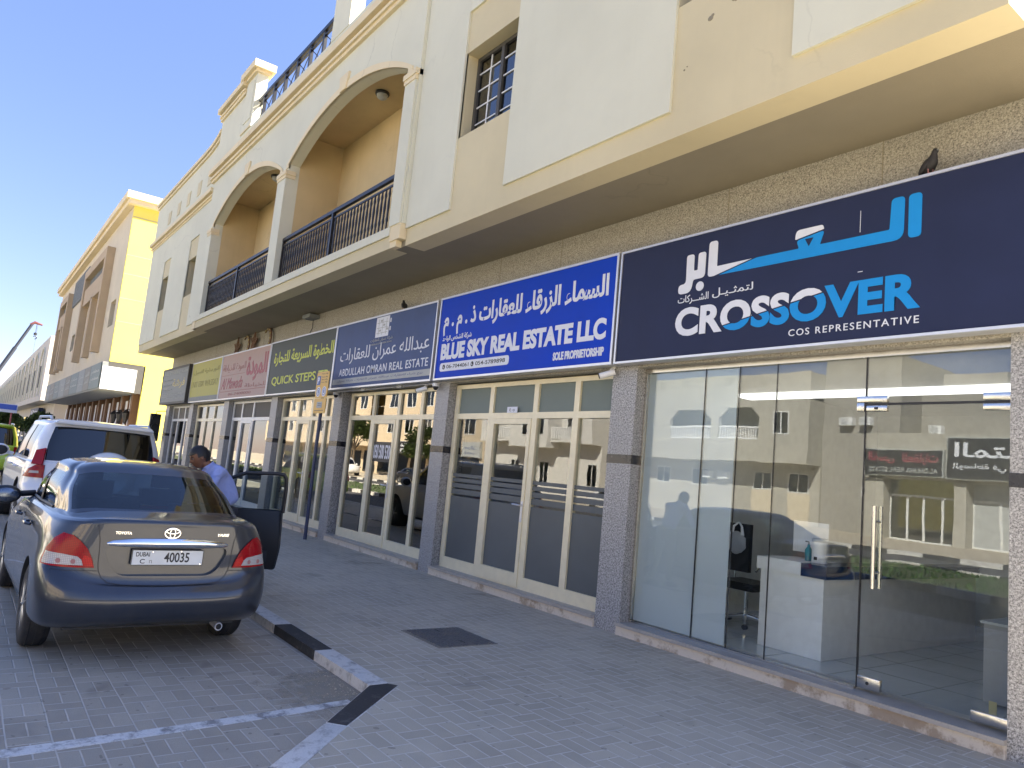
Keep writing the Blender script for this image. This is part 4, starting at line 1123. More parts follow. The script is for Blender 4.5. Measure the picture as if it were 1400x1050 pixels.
def shell(levels, su, sv, ext=True):
    """levels: half outlines (x, y>=0, z) from rear centre to front centre. -> rows of points (half), with cell tags (seg_u, seg_v)"""
    K = len(levels[0]); rows = []
    L = [[Vector(p) for p in l] for l in levels]
    fine = []
    for l in L:
        mir = lambda i: (Vector((l[-i].x, -l[-i].y, l[-i].z)) if i < 0 else l[i] if i < K else Vector((l[2 * K - 2 - i].x, -l[2 * K - 2 - i].y, l[2 * K - 2 - i].z)))
        r = []
        for i in range(K - 1):
            for s in range(su): r.append(catmull(mir(i - 1), mir(i), mir(i + 1), mir(i + 2), s / su))
        r.append(l[-1].copy()); fine.append(r)
    n = len(fine[0]); V = len(fine)
    for j in range(V - 1):
        for s in range(sv):
            u = s / sv
            rows.append([catmull(fine[max(j - 1, 0)][i], fine[j][i], fine[j + 1][i], fine[min(j + 2, V - 1)][i], u) for i in range(n)])
    rows.append(fine[-1])
    return rows

def shell_bm(rows, su, sv, keep, mat=lambda i, j: 0, cap_bottom=False, cap_top=False, cap_mi=0):
    """keep(seg_u, seg_v) chooses cells; builds both halves"""
    bm = B(); n = len(rows[0]); G = []
    for r in rows:
        line = []
        for i, p in enumerate(r): line.append(bm.verts.new((p.x, p.y if 0 < i < n - 1 else 0, p.z)))
        for i in range(n - 2, 0, -1): line.append(bm.verts.new((r[i].x, -r[i].y, r[i].z)))
        G.append(line)
    m = len(G[0])
    for j in range(len(rows) - 1):
        for i in range(m):
            h = i if i < n - 1 else m - 1 - i
            a, b_ = h // su, j // sv
            if keep(a, b_):
                f = bm.faces.new((G[j][i], G[j][(i + 1) % m], G[j + 1][(i + 1) % m], G[j + 1][i])); f.material_index = mat(a, b_)
    def cap(line):
        for i in range(n - 1):
            a, b_ = line[i], line[i + 1]; c, d = line[(m - i - 1) % m], line[(m - i) % m]
            vs_ = []
            for v in (a, b_, c, d):
                if v not in vs_: vs_.append(v)
            if len(vs_) >= 3: bm.faces.new(vs_).material_index = cap_mi
    if cap_bottom: cap(G[0])
    if cap_top: cap(G[-1])
    bmesh.ops.delete(bm, geom=[v for v in bm.verts if not v.link_faces], context='VERTS')
    bmesh.ops.recalc_face_normals(bm, faces=bm.faces[:])
    return bm

def boolean(bm, cutters):
    """difference of closed meshes, evaluated with the exact solver"""
    me = bpy.data.meshes.new('solid'); bm.to_mesh(me); bm.free()
    o = bpy.data.objects.new('solid', me); COL.objects.link(o); cs = []
    for c in cutters:
        bmesh.ops.recalc_face_normals(c, faces=c.faces[:])
        cm = bpy.data.meshes.new('cutter'); c.to_mesh(cm); c.free()
        co = bpy.data.objects.new('cutter', cm); COL.objects.link(co); cs.append(co)
        md = o.modifiers.new('b', 'BOOLEAN'); md.operation = 'DIFFERENCE'; md.object = co; md.solver = 'EXACT'
    bpy.context.view_layer.update()
    dg = bpy.context.evaluated_depsgraph_get()
    r = bpy.data.meshes.new_from_object(o.evaluated_get(dg))
    out = B(); out.from_mesh(r)
    for x in [o] + cs: bpy.data.objects.remove(x)
    return out

def conform(bm, bvh, off, direction=(1, 0, 0), cell=.03, thick=0):
    """drop a flat outline that lies behind the car (yz plane) on to its skin"""
    d = Vector(direction)
    if cell:
        ys = [v.co.y for v in bm.verts]; zs = [v.co.z for v in bm.verts]; xs = [v.co.x for v in bm.verts]
        for ax, lo, hi in ((0, min(xs), max(xs)), (1, min(ys), max(ys)), (2, min(zs), max(zs))):
            if hi - lo < cell: continue
            n = int((hi - lo) / cell)
            for k in range(1, n + 1):
                co = [0, 0, 0]; no = [0, 0, 0]; co[ax] = lo + (hi - lo) * k / (n + 1); no[ax] = 1
                bmesh.ops.bisect_plane(bm, geom=bm.verts[:] + bm.edges[:] + bm.faces[:], plane_co=co, plane_no=no)
    for v in bm.verts:
        hit = bvh.ray_cast(v.co - d * 9, d)
        if hit[0] is not None: v.co = hit[0] - d * off
    if thick:
        g = bmesh.ops.extrude_face_region(bm, geom=bm.faces[:])
        for v in g['geom']:
            if isinstance(v, bmesh.types.BMVert): v.co -= d * thick
    return bm

def face2d(pts, plane='YZ'):
    bm = B()
    vs_ = [bm.verts.new((0, p[0], p[1]) if plane == 'YZ' else (p[0], 0, p[1])) for p in pts]
    bm.faces.new(vs_); bmesh.ops.triangulate(bm, faces=bm.faces[:]); return bm

def strip2d(pts, wd, closed=False, plane='YZ'):
    bm = B(); n = len(pts); L, R_ = [], []
    dens = []
    for i in range(n - (0 if closed else 1)):
        a, b_ = Vector(pts[i]), Vector(pts[(i + 1) % n]); k = max(1, int((b_ - a).length / .03))
        dens += [a.lerp(b_, s / k) for s in range(k)]
    if not closed: dens.append(Vector(pts[-1]))
    m = len(dens)
    for i, p in enumerate(dens):
        a = dens[(i - 1) % m] if closed or i else p; b_ = dens[(i + 1) % m] if closed or i < m - 1 else p
        t_ = (b_ - a).normalized(); q = Vector((-t_.y, t_.x)) * wd / 2
        mk = lambda v: bm.verts.new((0, v.x, v.y) if plane == 'YZ' else (v.x, 0, v.y))
        L.append(mk(p + q)); R_.append(mk(p - q))
    for i in range(m if closed else m - 1):
        j = (i + 1) % m; bm.faces.new((L[i], L[j], R_[j], R_[i]))
    return bm

def paint(name, col, metal=.5, rough=.32, dust=.25):
    n = NT(name); p = n.objc()
    fl = n.noise(p, 900, 1); du = n.noise(p, 4, 5, .65)
    c = n.mix(n.mapr(fl, .4, .6, 0, .3), col, tuple(min(1, v * 1.5 + .01) for v in col))
    sx = n.n('ShaderNodeSeparateXYZ'); n.t.links.new(p, sx.inputs[0])
    low = n.mapr(sx.outputs[2], .15, .75, 1, .15)
    d = n.math('MULTIPLY', n.math('MULTIPLY', n.mapr(du, .35, .7), low), dust)
    c = n.mix(d, c, (.20, .17, .13))
    r = n.math('MULTIPLY_ADD', d, .5, rough)
    x = n.n('ShaderNodeBsdfPrincipled'); n.set(x.inputs['Base Color'], c); n.set(x.inputs['Roughness'], r)
    x.inputs['Metallic'].default_value = metal; x.inputs['Coat Weight'].default_value = .85
    n.set(x.inputs['Coat Roughness'], n.math('MULTIPLY_ADD', d, .5, .03))
    return n.out(x.outputs[0])
M['p_grey'] = paint('dark_grey_metallic', (.021, .028, .044), .35, .30, .15)
M['p_white'] = paint('pearl_white_paint', (.74, .75, .76), 0, .3, .15)
M['p_white2'] = paint('plain_white_paint', (.70, .70, .69), 0, .3, .2)
M['p_lime'] = paint('lime_green_paint', (.36, .50, .02), 0, .35, .15)
M['p_black'] = paint('black_paint', (.012, .012, .014), .2, .3, .25)
M['p_silver'] = paint('silver_paint', (.36, .37, .38), .6, .3, .2)
M['car_glass'] = glass('car_glass', (.50, .57, .60), .05)
M['car_glass_dark'] = glass('dark_car_glass', (.05, .055, .06), .07)
M['cabin'] = plain('dark_cabin', (.035, .036, .038), .85)
M['seat'] = plain('grey_seat_cloth', (.075, .075, .08), .9)
def lens(name, col, rough=.12):
    n = NT(name); p = n.objc()
    g = n.n('ShaderNodeTexWave', wave_type='BANDS', bands_direction='Y'); n.t.links.new(p, g.inputs[0]); g.inputs['Scale'].default_value = 28
    g2 = n.n('ShaderNodeTexWave', wave_type='BANDS', bands_direction='Z'); n.t.links.new(p, g2.inputs[0]); g2.inputs['Scale'].default_value = 28
    f = n.math('MULTIPLY', g.outputs[1], g2.outputs[1])
    c = n.mix(f, tuple(v * .7 for v in col), tuple(min(1, v * 1.25) for v in col))
    return n.out(n.prin(c, rough, spec=.28))
M['lens_red'] = lens('red_lens', (.36, .004, .010), .2); M['lens_bright'] = lens('bright_red_lens', (.60, .010, .012), .25)
M['lens_clear'] = lens('clear_lens', (.52, .49, .47)); M['lens_dark'] = lens('dark_red_lens', (.22, .008, .012))
M['plate'] = plain('plate_white', (.70, .72, .70), .4)
M['mirror_grey'] = plain('mirror_grey', (.16, .19, .24), .12, .8)
M['alloy'] = plain('wheel_silver', (.42, .43, .44), .35, .7)

def wheel(parent, x, y, r, wd, side, spokes=7):
    bm = B()
    p = [(r * .66, -wd / 2), (r * .80, -wd / 2 - .004), (r * .93, -wd * .47), (r * .99, -wd * .36), (r, 0), (r * .99, wd * .36), (r * .93, wd * .47), (r * .80, wd / 2 + .004), (r * .66, wd / 2)]
    lathe(bm, p, (x, y, r), 'Y', 40)
    t_ = obj('wheel', bm, 'rubber', parent, local=True, smooth=40)
    bm = B()
    for k in range(-2, 3):
        if k % 2 == 0: lathe(bm, [(r * 1.0, k * wd * .14 - .004), (r * 1.004, k * wd * .14 - .002), (r * 1.004, k * wd * .14 + .002), (r * 1.0, k * wd * .14 + .004)], (x, y, r), 'Y', 40)
    obj('tread_groove', bm, 'black', t_, local=True)
    bm = B(); yo = side * wd * .5
    lathe(bm, [(r * .68, yo - side * .012), (r * .655, yo - side * .004), (r * .62, yo - side * .03)], (x, y, r), 'Y', 36)
    lathe(bm, [(r * .14, yo - side * .012), (r * .11, yo - side * .0), (0, yo + side * .001)], (x, y, r), 'Y', 20)
    for k in range(spokes):
        a = 2 * pi * k / spokes
        for da in (-.13, .13):
            c0 = (x + r * .10 * cos(a), y + yo - side * .016, r + r * .10 * sin(a)); c1 = (x + r * .64 * cos(a + da), y + yo - side * .016, r + r * .64 * sin(a + da))
            tube(bm, [c0, c1], [.022, .016], 6)
    rim = obj('rim', bm, 'alloy', t_, local=True)
    bm = B(); lathe(bm, [(r * .66, yo - side * .06), (0, yo - side * .06)], (x, y, r), 'Y', 24); obj('brake_disc', bm, 'black', t_, local=True)

def car_base(t, levels, arches, r_arch, pm, glevels, su, sv, groups, W, extra_cut=None, floor_mi=1):
    rows = shell(levels, su, sv)
    bm = shell_bm(rows, su, sv, lambda a, b_: True, cap_bottom=True, cap_top=True, cap_mi=1)
    cuts = []
    for x, z in arches:
        for s in (-1, 1):
            c = B(); lathe(c, [(r_arch, s * (W - .30)), (r_arch, s * (W + .3))], (x, 0, z), 'Y', 32); cuts.append(c)
    if extra_cut: cuts += extra_cut
    bm = boolean(bm, cuts)
    for f in bm.faces:
        c = f.calc_center_median()
        for x, z in arches:
            if math.hypot(c.x - x, c.z - z) < r_arch + .004 and abs(c.y) < W - .015 and abs(c.y) > W - .31: f.material_index = 1
    bvh = BVHTree.FromBMesh(bm)
    body = obj('body', bm, [pm, 'cabin'], t, local=True, smooth=28)
    g = shell(glevels, su, sv)
    for name, keep, mat in groups:
        b2 = shell_bm(g, su, sv, keep, cap_top=(name == 'roof'))
        if b2.faces:
            if name != 'roof': bmesh.ops.solidify(b2, geom=b2.faces[:], thickness=.004)
            f_ = obj if name == 'roof' else each
            o = f_(name, b2, [pm if mat is None else mat, 'cabin'], t, local=True, smooth=50, recalc=(name == 'roof'))
    return body, bvh

def rear_text(t, s, y0, y1, z0, z1, bvh, mat, bold=.02, shear=0, off=.003, name='badge', ext=.002):
    """lettering that reads from behind the car: local +y is the car's left, shown left in the picture"""
    bm = text_bm(s, -y0, -y1, z0, z1, 0, bold, shear, 0)      # x axis = -y
    for v in bm.verts: v.co = Vector((0, -v.co.x, v.co.z))
    conform(bm, bvh, off, cell=0)
    g = bmesh.ops.extrude_face_region(bm, geom=bm.faces[:])
    for v in g['geom']:
        if isinstance(v, bmesh.types.BMVert): v.co.x -= ext
    return obj(name, bm, mat, t, local=True)

# ------------------------------------------------------------------ sedan
def make_sedan(pm, label, loc, rz, detail=False, group=None, name='sedan_car'):
    t = thing(name, label, 'car', loc, rz, group)
    W = .845
    L = [
        [(.20, 0, .25), (.20, .40, .25), (.23, .64, .25), (.38, .76, .24), (.87, .79, .22), (2.1, .79, .20), (3.42, .79, .21), (3.98, .73, .23), (4.16, .48, .23), (4.20, 0, .23)],
        [(.05, 0, .31), (.06, .42, .31), (.12, .68, .31), (.30, .81, .30), (.87, .83, .29), (2.1, .825, .28), (3.42, .83, .29), (4.05, .77, .30), (4.26, .5, .30), (4.30, 0, .30)],
        [(.00, 0, .41), (.012, .44, .41), (.08, .71, .42), (.27, .835, .43), (.87, .845, .44), (2.1, .838, .44), (3.42, .845, .44), (4.04, .78, .44), (4.26, .5, .44), (4.30, 0, .44)],
        [(.004, 0, .49), (.018, .45, .495), (.085, .71, .53), (.27, .838, .56), (.87, .845, .58), (2.1, .842, .58), (3.42, .845, .57), (4.02, .78, .56), (4.22, .5, .56), (4.27, 0, .56)],
        [(.040, 0, .540), (.060, .45, .55), (.115, .705, .60), (.28, .832, .645), (.87, .842, .67), (2.1, .84, .67), (3.42, .838, .65), (3.98, .76, .63), (4.16, .5, .63), (4.21, 0, .63)],
        [(.075, 0, .585), (.095, .45, .60), (.15, .69, .665), (.32, .82, .72), (.87, .832, .76), (2.1, .832, .76), (3.42, .82, .72), (3.92, .72, .69), (4.08, .48, .69), (4.13, 0, .69)],
        [(.07, 0, .80), (.095, .45, .80), (.16, .675, .81), (.34, .795, .85), (.87, .815, .885), (2.1, .815, .87), (3.40, .79, .80), (3.86, .67, .76), (3.98, .45, .76), (4.03, 0, .765)],
        [(.065, 0, .945), (.09, .44, .945), (.17, .645, .935), (.37, .755, .945), (.87, .785, .965), (2.1, .79, .94), (3.34, .745, .88), (3.72, .63, .82), (3.82, .42, .82), (3.86, 0, .825)],
        [(.062, 0, .985), (.090, .44, .983), (.176, .635, .970), (.385, .742, .968), (.87, .775, .975), (2.1, .78, .953), (3.3, .73, .90), (3.6, .62, .845), (3.68, .41, .845), (3.71, 0, .852)],
        [(.072, 0, .996), (.100, .435, .994), (.188, .625, .981), (.40, .728, .978), (.87, .755, .985), (2.1, .765, .965), (3.22, .70, .92), (3.44, .60, .87), (3.5, .40, .875), (3.52, 0, .885)],
        [(.13, 0, 1.012), (.16, .42, 1.01), (.25, .585, .998), (.46, .685, .993), (.9, .735, .99), (2.1, .745, .972), (3.10, .67, .945), (3.2, .58, .915), (3.24, .38, .92), (3.26, 0, .93)],
        [(.50, 0, 1.035), (.52, .36, 1.033), (.56, .52, 1.02), (.68, .62, 1.005), (1.0, .68, .995), (2.1, .69, .975), (2.93, .62, .965), (3.0, .52, .965), (3.03, .34, .965), (3.05, 0, .965)],
    ]
    G0 = [(.46, 0, 1.02), (.49, .48, 1.02), (.56, .645, 1.00), (.80, .675, .985), (1.10, .705, .98), (1.86, .725, .975), (1.97, .725, .975), (2.92, .685, .95), (3.04, .58, .95), (3.12, .3, .955), (3.16, 0, .96)]
    def between(a, b_, f, out): return [(p[0] + (q[0] - p[0]) * f, (p[1] + (q[1] - p[1]) * f) * out, p[2] + (q[2] - p[2]) * f) for p, q in zip(a, b_)]
    G4 = [(1.17, 0.000, 1.353), (1.18, 0.401, 1.343), (1.215, 0.541, 1.313), (1.30, 0.568, 1.300), (1.42, 0.601, 1.313), (1.80, 0.622, 1.323), (1.89, 0.622, 1.323), (2.25, 0.590, 1.308), (2.31, 0.509, 1.313), (2.36, 0.281, 1.338), (2.38, 0.000, 1.346)]
    G3 = between(G0, G4, .82, 1.0)
    G1 = between(G0, G4, .07, 1.0)
    G2 = between(G0, G4, .5, 1.035)
    G5 = [(1.27, 0.000, 1.375), (1.28, 0.331, 1.368), (1.31, 0.452, 1.353), (1.37, 0.502, 1.343), (1.46, 0.529, 1.348), (1.78, 0.540, 1.356), (1.87, 0.540, 1.356), (2.16, 0.507, 1.348), (2.2, 0.441, 1.348), (2.24, 0.242, 1.364), (2.26, 0.000, 1.369)]
    G6 = [(1.45, 0.000, 1.386), (1.45, 0.220, 1.383), (1.47, 0.297, 1.378), (1.5, 0.331, 1.374), (1.58, 0.342, 1.376), (1.78, 0.347, 1.380), (1.85, 0.347, 1.380), (1.98, 0.331, 1.376), (2.0, 0.287, 1.376), (2.03, 0.165, 1.381), (2.04, 0.000, 1.383)]
    # u segments: 0,1 rear glass | 2 C pillar | 3 quarter/C | 4 rear door glass | 5 B pillar | 6 front door glass | 7 A pillar | 8,9 windscreen
    gl = lambda v: v in (1, 2)
    groups = [
        ('roof', lambda a, v: v >= 3 or a in (2, 3, 7) or (v == 0), None),
        ('rear_window', lambda a, v: a in (0, 1) and gl(v), 'car_glass'),
        ('windscreen', lambda a, v: a in (8, 9) and gl(v), 'car_glass'),
        ('side_window', lambda a, v: a in (4, 6) and gl(v), 'car_glass'),
        ('door_pillar', lambda a, v: a == 5 and gl(v), 'black'),
    ]
    cuts = []
    if detail:
        c = B(); pr = rnd([(-.36, .615), (.36, .615), (.47, .82), (-.47, .82)], .09)
        prism(c, pr, -.5, .130, axis='X'); cuts.append(c)
        c = boxes((1.97, 2.98, -1.2, -.70, .36, 1.2)); cuts.append(c)      # open doorway on the kerb side
    body, bvh = car_base(t, L, ((.87, .31), (3.42, .31)), .335, pm, [G0, G1, G2, G3, G4, G5, G6], 6, 5, groups, W, cuts)
    for x in (.87, 3.42):
        for s in (-1, 1): wheel(t, x, s * .735, .298, .19, s)
    # seats
    for x, z1, ys in ((1.05, 1.20, (-.42, .42)), (2.0, 1.26, (-.36, .36))):
        for y in ys:
            bm = boxes((x, x + .14, y - .22, y + .22, .9, z1 - .14)); box(bm, x - .01, x + .10, y - .13, y + .13, z1 - .12, z1 + .02)
            obj('seat', bm, 'seat', t, local=True, bevel=.03)
    bm = B(); n = 16
    for k in range(n):
        a, b_ = 2 * pi * k / n, 2 * pi * (k + 1) / n
        tube(bm, [(2.62 + .05 * sin(a), .36 + .17 * cos(a), 1.0 + .15 * sin(a)), (2.62 + .05 * sin(b_), .36 + .17 * cos(b_), 1.0 + .15 * sin(b_))], .013, 6)
    obj('steering_wheel', bm, 'black', t, local=True)
    # tail lights
    for s in (-1, 1):
        o_ = [(s * y, z) for y, z in ((.50, .672), (.52, .73), (.56, .80), (.61, .85), (.66, .885), (.715, .895), (.765, .855), (.80, .79), (.822, .71), (.826, .68), (.70, .672))]
        bm = conform(face2d(o_), bvh, .004, cell=.028, thick=.010); tl = obj('tail_light', bm, 'lens_red', t, local=True, smooth=50)
        i_ = [(s * y, z) for y, z in ((.575, .688), (.59, .725), (.615, .745), (.70, .757), (.803, .765), (.818, .70), (.818, .688))]
        bm = conform(face2d(i_), bvh, .0155, cell=.028, thick=.003); obj('reverse_lens', bm, 'lens_clear', tl, local=True, smooth=50)
        j_ = [(s * y, z) for y, z in ((.51, .682), (.53, .74), (.575, .757), (.585, .728), (.571, .682))]
        bm = conform(face2d(j_), bvh, .0155, cell=.028, thick=.002); obj('brake_lens', bm, 'lens_bright', tl, local=True, smooth=50)
        bm = B()
        for y in (.64, .73): lathe(bm, [(0, -.0), (.016, 0), (.016, .004)], (0, s * y, .712), 'X', 12)
        for v in bm.verts: v.co = (bvh.ray_cast(Vector((-3, v.co.y, v.co.z)), Vector((1, 0, 0)))[0] or Vector((.2, v.co.y, v.co.z))) - Vector((.021, 0, 0))
        each('bulb', bm, 'rosefade', tl, local=True)
    # head lights, mirrors, handles
    for s in (-1, 1):
        bm = B(); ellipsoid(bm, (3.98, s * .60, .70), (.16, .14, .085), 16, 10, rot=Matrix.Rotation(s * RAD(-38), 3, 'Z')); obj('headlight', bm, 'lens_clear', t, local=True)
        if detail and s < 0: continue
        bm = B(); ellipsoid(bm, (2.62, s * .95, .965), (.085, .13, .085), 16, 12); tube(bm, [(2.70, s * .70, .985), (2.66, s * .86, .97)], .028, 8)
        mr = obj('wing_mirror', bm, 'black' if detail else pm, t, local=True, smooth=60)
        bm = B(); ellipsoid(bm, (2.548, s * .95, .965), (.015, .105, .064), 14, 8); obj('mirror_glass', bm, 'mirror_grey', mr, local=True)
        for x in (1.28, 2.12):
            bm = B(); tube(bm, [(x - .085, s * .838, .845), (x - .06, s * .872, .85), (x + .06, s * .872, .852), (x + .085, s * .838, .85)], .013, 8); obj('door_handle', bm, pm, t, local=True)
    bm = conform(strip2d([(-.30, .50), (.30, .50)], .10), bvh, -.01, direction=(-1, 0, 0)); obj('grille', bm, 'black', t, local=True)
    if not detail:
        bm = conform(face2d([(-.26, .70), (.26, .70), (.26, .81), (-.26, .81)]), bvh, .004); obj('number_plate', bm, 'plate', t, local=True)
        return t
    # ---- rear details
    bm = B(); tube(bm, [(0, -.44, .838), (0, -.40, .842), (0, -.25, .848), (0, 0, .850), (0, .25, .848), (0, .40, .842), (0, .44, .838)], [.007, .020, .032, .035, .032, .020, .007], 10)
    for v in bm.verts: v.co.x = .058 + .045 * (v.co.y / .5) ** 2 + v.co.x * .8
    gr = obj('chrome_strip', bm, 'chrome', t, local=True)
    bm = boxes((.086, .098, -.26, .26, .690, .800)); pl = obj('number_plate', bm, 'plate', t, local=True, bevel=.004)
    bm = B()
    for (a, b_, c, d) in ((-.26, .26, .690, .694), (-.26, .26, .796, .800), (-.26, -.256, .694, .796), (.256, .26, .694, .796)): box(bm, .0835, .088, a, b_, c, d)
    obj('plate_frame', bm, 'black', pl, local=True)
    def ptext(s, y0, y1, z0, z1, bold):
        bm = text_bm(s, -y0, -y1, z0, z1, 0, bold, 0, 0)
        for v in bm.verts: v.co = Vector((.0858, -v.co.x, v.co.z))
        g = bmesh.ops.extrude_face_region(bm, geom=bm.faces[:])
        for v in g['geom']:
            if isinstance(v, bmesh.types.BMVert): v.co.x -= .0012
        obj('lettering', bm, 'black', pl, local=True)
    ptext('40035', .03, -.155, .712, .782, .018); ptext('C', .20, .165, .703, .735, .012); ptext('DUBAI', .232, .135, .752, .783, .016); ptext('٢١', .135, .115, .705, .728, 0)
    bm = B()
    for y, z in ((.115, .785), (-.09, .79), (-.24, .70)): lathe(bm, [(0, .083), (.005, .083), (.005, .088)], (0, y, z), 'X', 8)
    each('plate_screw', bm, 'chrome', pl, local=True)
    # emblem: three crossed ovals
    bm = B()
    def oval(cy, cz, ry, rz_, th, n=40):
        pts = [(0, cy + ry * cos(2 * pi * k / n), cz + rz_ * sin(2 * pi * k / n)) for k in range(n + 1)]
        tube(bm, pts, th, 6, caps=False)
    oval(0, .922, .056, .036, .0070); oval(0, .922, .019, .033, .0055); oval(0, .936, .046, .016, .0055)
    for v in bm.verts:
        h = bvh.ray_cast(Vector((-3, v.co.y, v.co.z)), Vector((1, 0, 0)))[0]; v.co.x = (h.x if h else .08) - .006 + v.co.x
    obj('emblem', bm, 'chrome', t, local=True)
    rear_text(t, 'TOYOTA', .395, .285, .905, .925, bvh, 'chrome', .03)
    rear_text(t, 'YARIS', -.345, -.44, .905, .926, bvh, 'chrome', .02, .25)
    # shut lines
    def line(pts, wd=.006, mat='black', plane='YZ', direction=(1, 0, 0), off=.0015, name='shut_line'):
        return obj(name, conform(strip2d(pts, wd, plane=plane), bvh, off, direction, cell=0), mat, t, local=True, recalc=False)
    line([(.52, .995), (.505, .93), (.49, .87), (.482, .80), (.478, .70), (.470, .655), (.445, .605), (.40, .572), (.30, .556), (0, .548), (-.30, .556), (-.40, .572), (-.445, .605), (-.470, .655), (-.478, .70), (-.482, .80), (-.49, .87), (-.505, .93), (-.52, .995)])
    for s in (-1, 1):
        line([(s * .475, .650), (s * .60, .650), (s * .70, .650), (s * .83, .660)], .005)
    line([(-.70, .47), (-.3, .462), (.3, .462), (.70, .47)], .004)
    for s in (1,):
        d_ = (0, -s, 0)
        for pts in ([(1.93, .30), (1.925, .6), (1.91, .975)], [(3.02, .32), (3.0, .6), (2.93, .96)], [(1.16, .62), (1.05, .80), (1.02, .98)], [(1.22, .40), (1.16, .62)], [(1.25, .30), (1.93, .29), (3.0, .30)]):
            line(pts, .006, plane='XZ', direction=d_)
    bm = B(); tube(bm, [(.10, -.46, .235), (.30, -.46, .245)], .030, 14); obj('exhaust', bm, 'silver', t, local=True)
    bm = B(); tube(bm, [(.098, -.46, .235), (.12, -.46, .236)], .022, 12); obj('exhaust_bore', bm, 'dark', t, local=True)
    bm = boxes((.26, 4.0, -.62, .62, .225, .40)); obj('underbody', bm, 'black', t, local=True)
    bm = boxes((1.97, 2.98, -.705, -.69, .36, .97)); obj('door_aperture', bm, 'dark', t, local=True)
    for s in (-1, 1):
        bm = B(); tube(bm, [(1.13, s * .703, .995), (1.9, s * .728, .99), (2.9, s * .69, .965)], .010, 6); obj('window_seal', bm, 'black', t, local=True)
    # third brake lamp and the sticker inside the rear glass
    bm = boxes((.78, .83, -.11, .11, 1.035, 1.06)); obj('brake_lamp', bm, 'lens_dark', t, local=True)
    t.scale = (.96, .935, 1.0)
    # ---- the open kerb-side front door, hinged at the front
    hx, hy, ang = 2.97, -.80, RAD(64)
    Rm = Matrix.Translation((hx, hy, 0)) @ Matrix.Rotation(ang, 4, 'Z') @ Matrix.Diagonal((1.05, 1, .965, 1))      # local -x runs back along the door
    def dpart(name, bm, mat, parent=None, bevel=0):
        bm.transform(Rm); return obj(name, bm, mat, parent or t, local=True, bevel=bevel)
    out = rnd([(-1.05, .30), (-.02, .33), (.0, .80), (-.03, .96), (-1.06, .98), (-1.08, .55)], .04)
    bm = B(); prism(bm, out, -.045, -.012); dr_ = dpart('door', bm, pm)
    bm = B(); prism(bm, rnd([(-1.04, .315), (-.03, .345), (-.01, .80), (-.04, .955), (-1.05, .97), (-1.07, .55)], .04), -.010, .05); dpart('door_lining', bm, 'black', dr_, .008)
    bm = B(); tube(bm, [(-1.06, -.005, .95), (-1.065, .01, 1.22), (-1.055, .03, 1.345), (-1.03, .042, 1.385), (-.96, .046, 1.393), (-.62, .045, 1.372), (-.30, .02, 1.22), (-.05, -.005, .97)], .022, 8); dpart('window_frame', bm, 'black', dr_)
    bm = B()
    vs_ = [bm.verts.new(p) for p in ((-1.05, .005, .96), (-1.055, .015, 1.22), (-1.04, .04, 1.36), (-.62, .042, 1.36), (-.30, .018, 1.21), (-.07, .0, .97))]
    bm.faces.new(vs_); bmesh.ops.solidify(bm, geom=bm.faces[:], thickness=.004); dpart('door_window', bm, 'car_glass', dr_)
    bm = boxes((-.85, -.30, .05, .085, .66, .72)); box(bm, -.95, -.25, .05, .062, .40, .52); dpart('armrest', bm, 'cabin', dr_, .012)
    bm = B(); tube(bm, [(-.34, .065, .80), (-.26, .07, .80)], .012, 8); lathe(bm, [(0, .062), (.07, .062), (.075, .052)], (-.28, 0, .46), 'Y', 18); dpart('door_handle', bm, 'silver', dr_)
    bm = B(); ellipsoid(bm, (-.16, -.14, 1.02), (.075, .12, .075), 16, 12); tube(bm, [(-.14, 0, .985), (-.15, -.06, 1.0)], .028, 8); dpart('wing_mirror', bm, 'black', dr_)
    return t
make_sedan('p_grey', 'dark grey sedan with its kerb side front door open, number plate 40035', (-5.74, 1.335, RZ), pi + RAD(0.8), True)

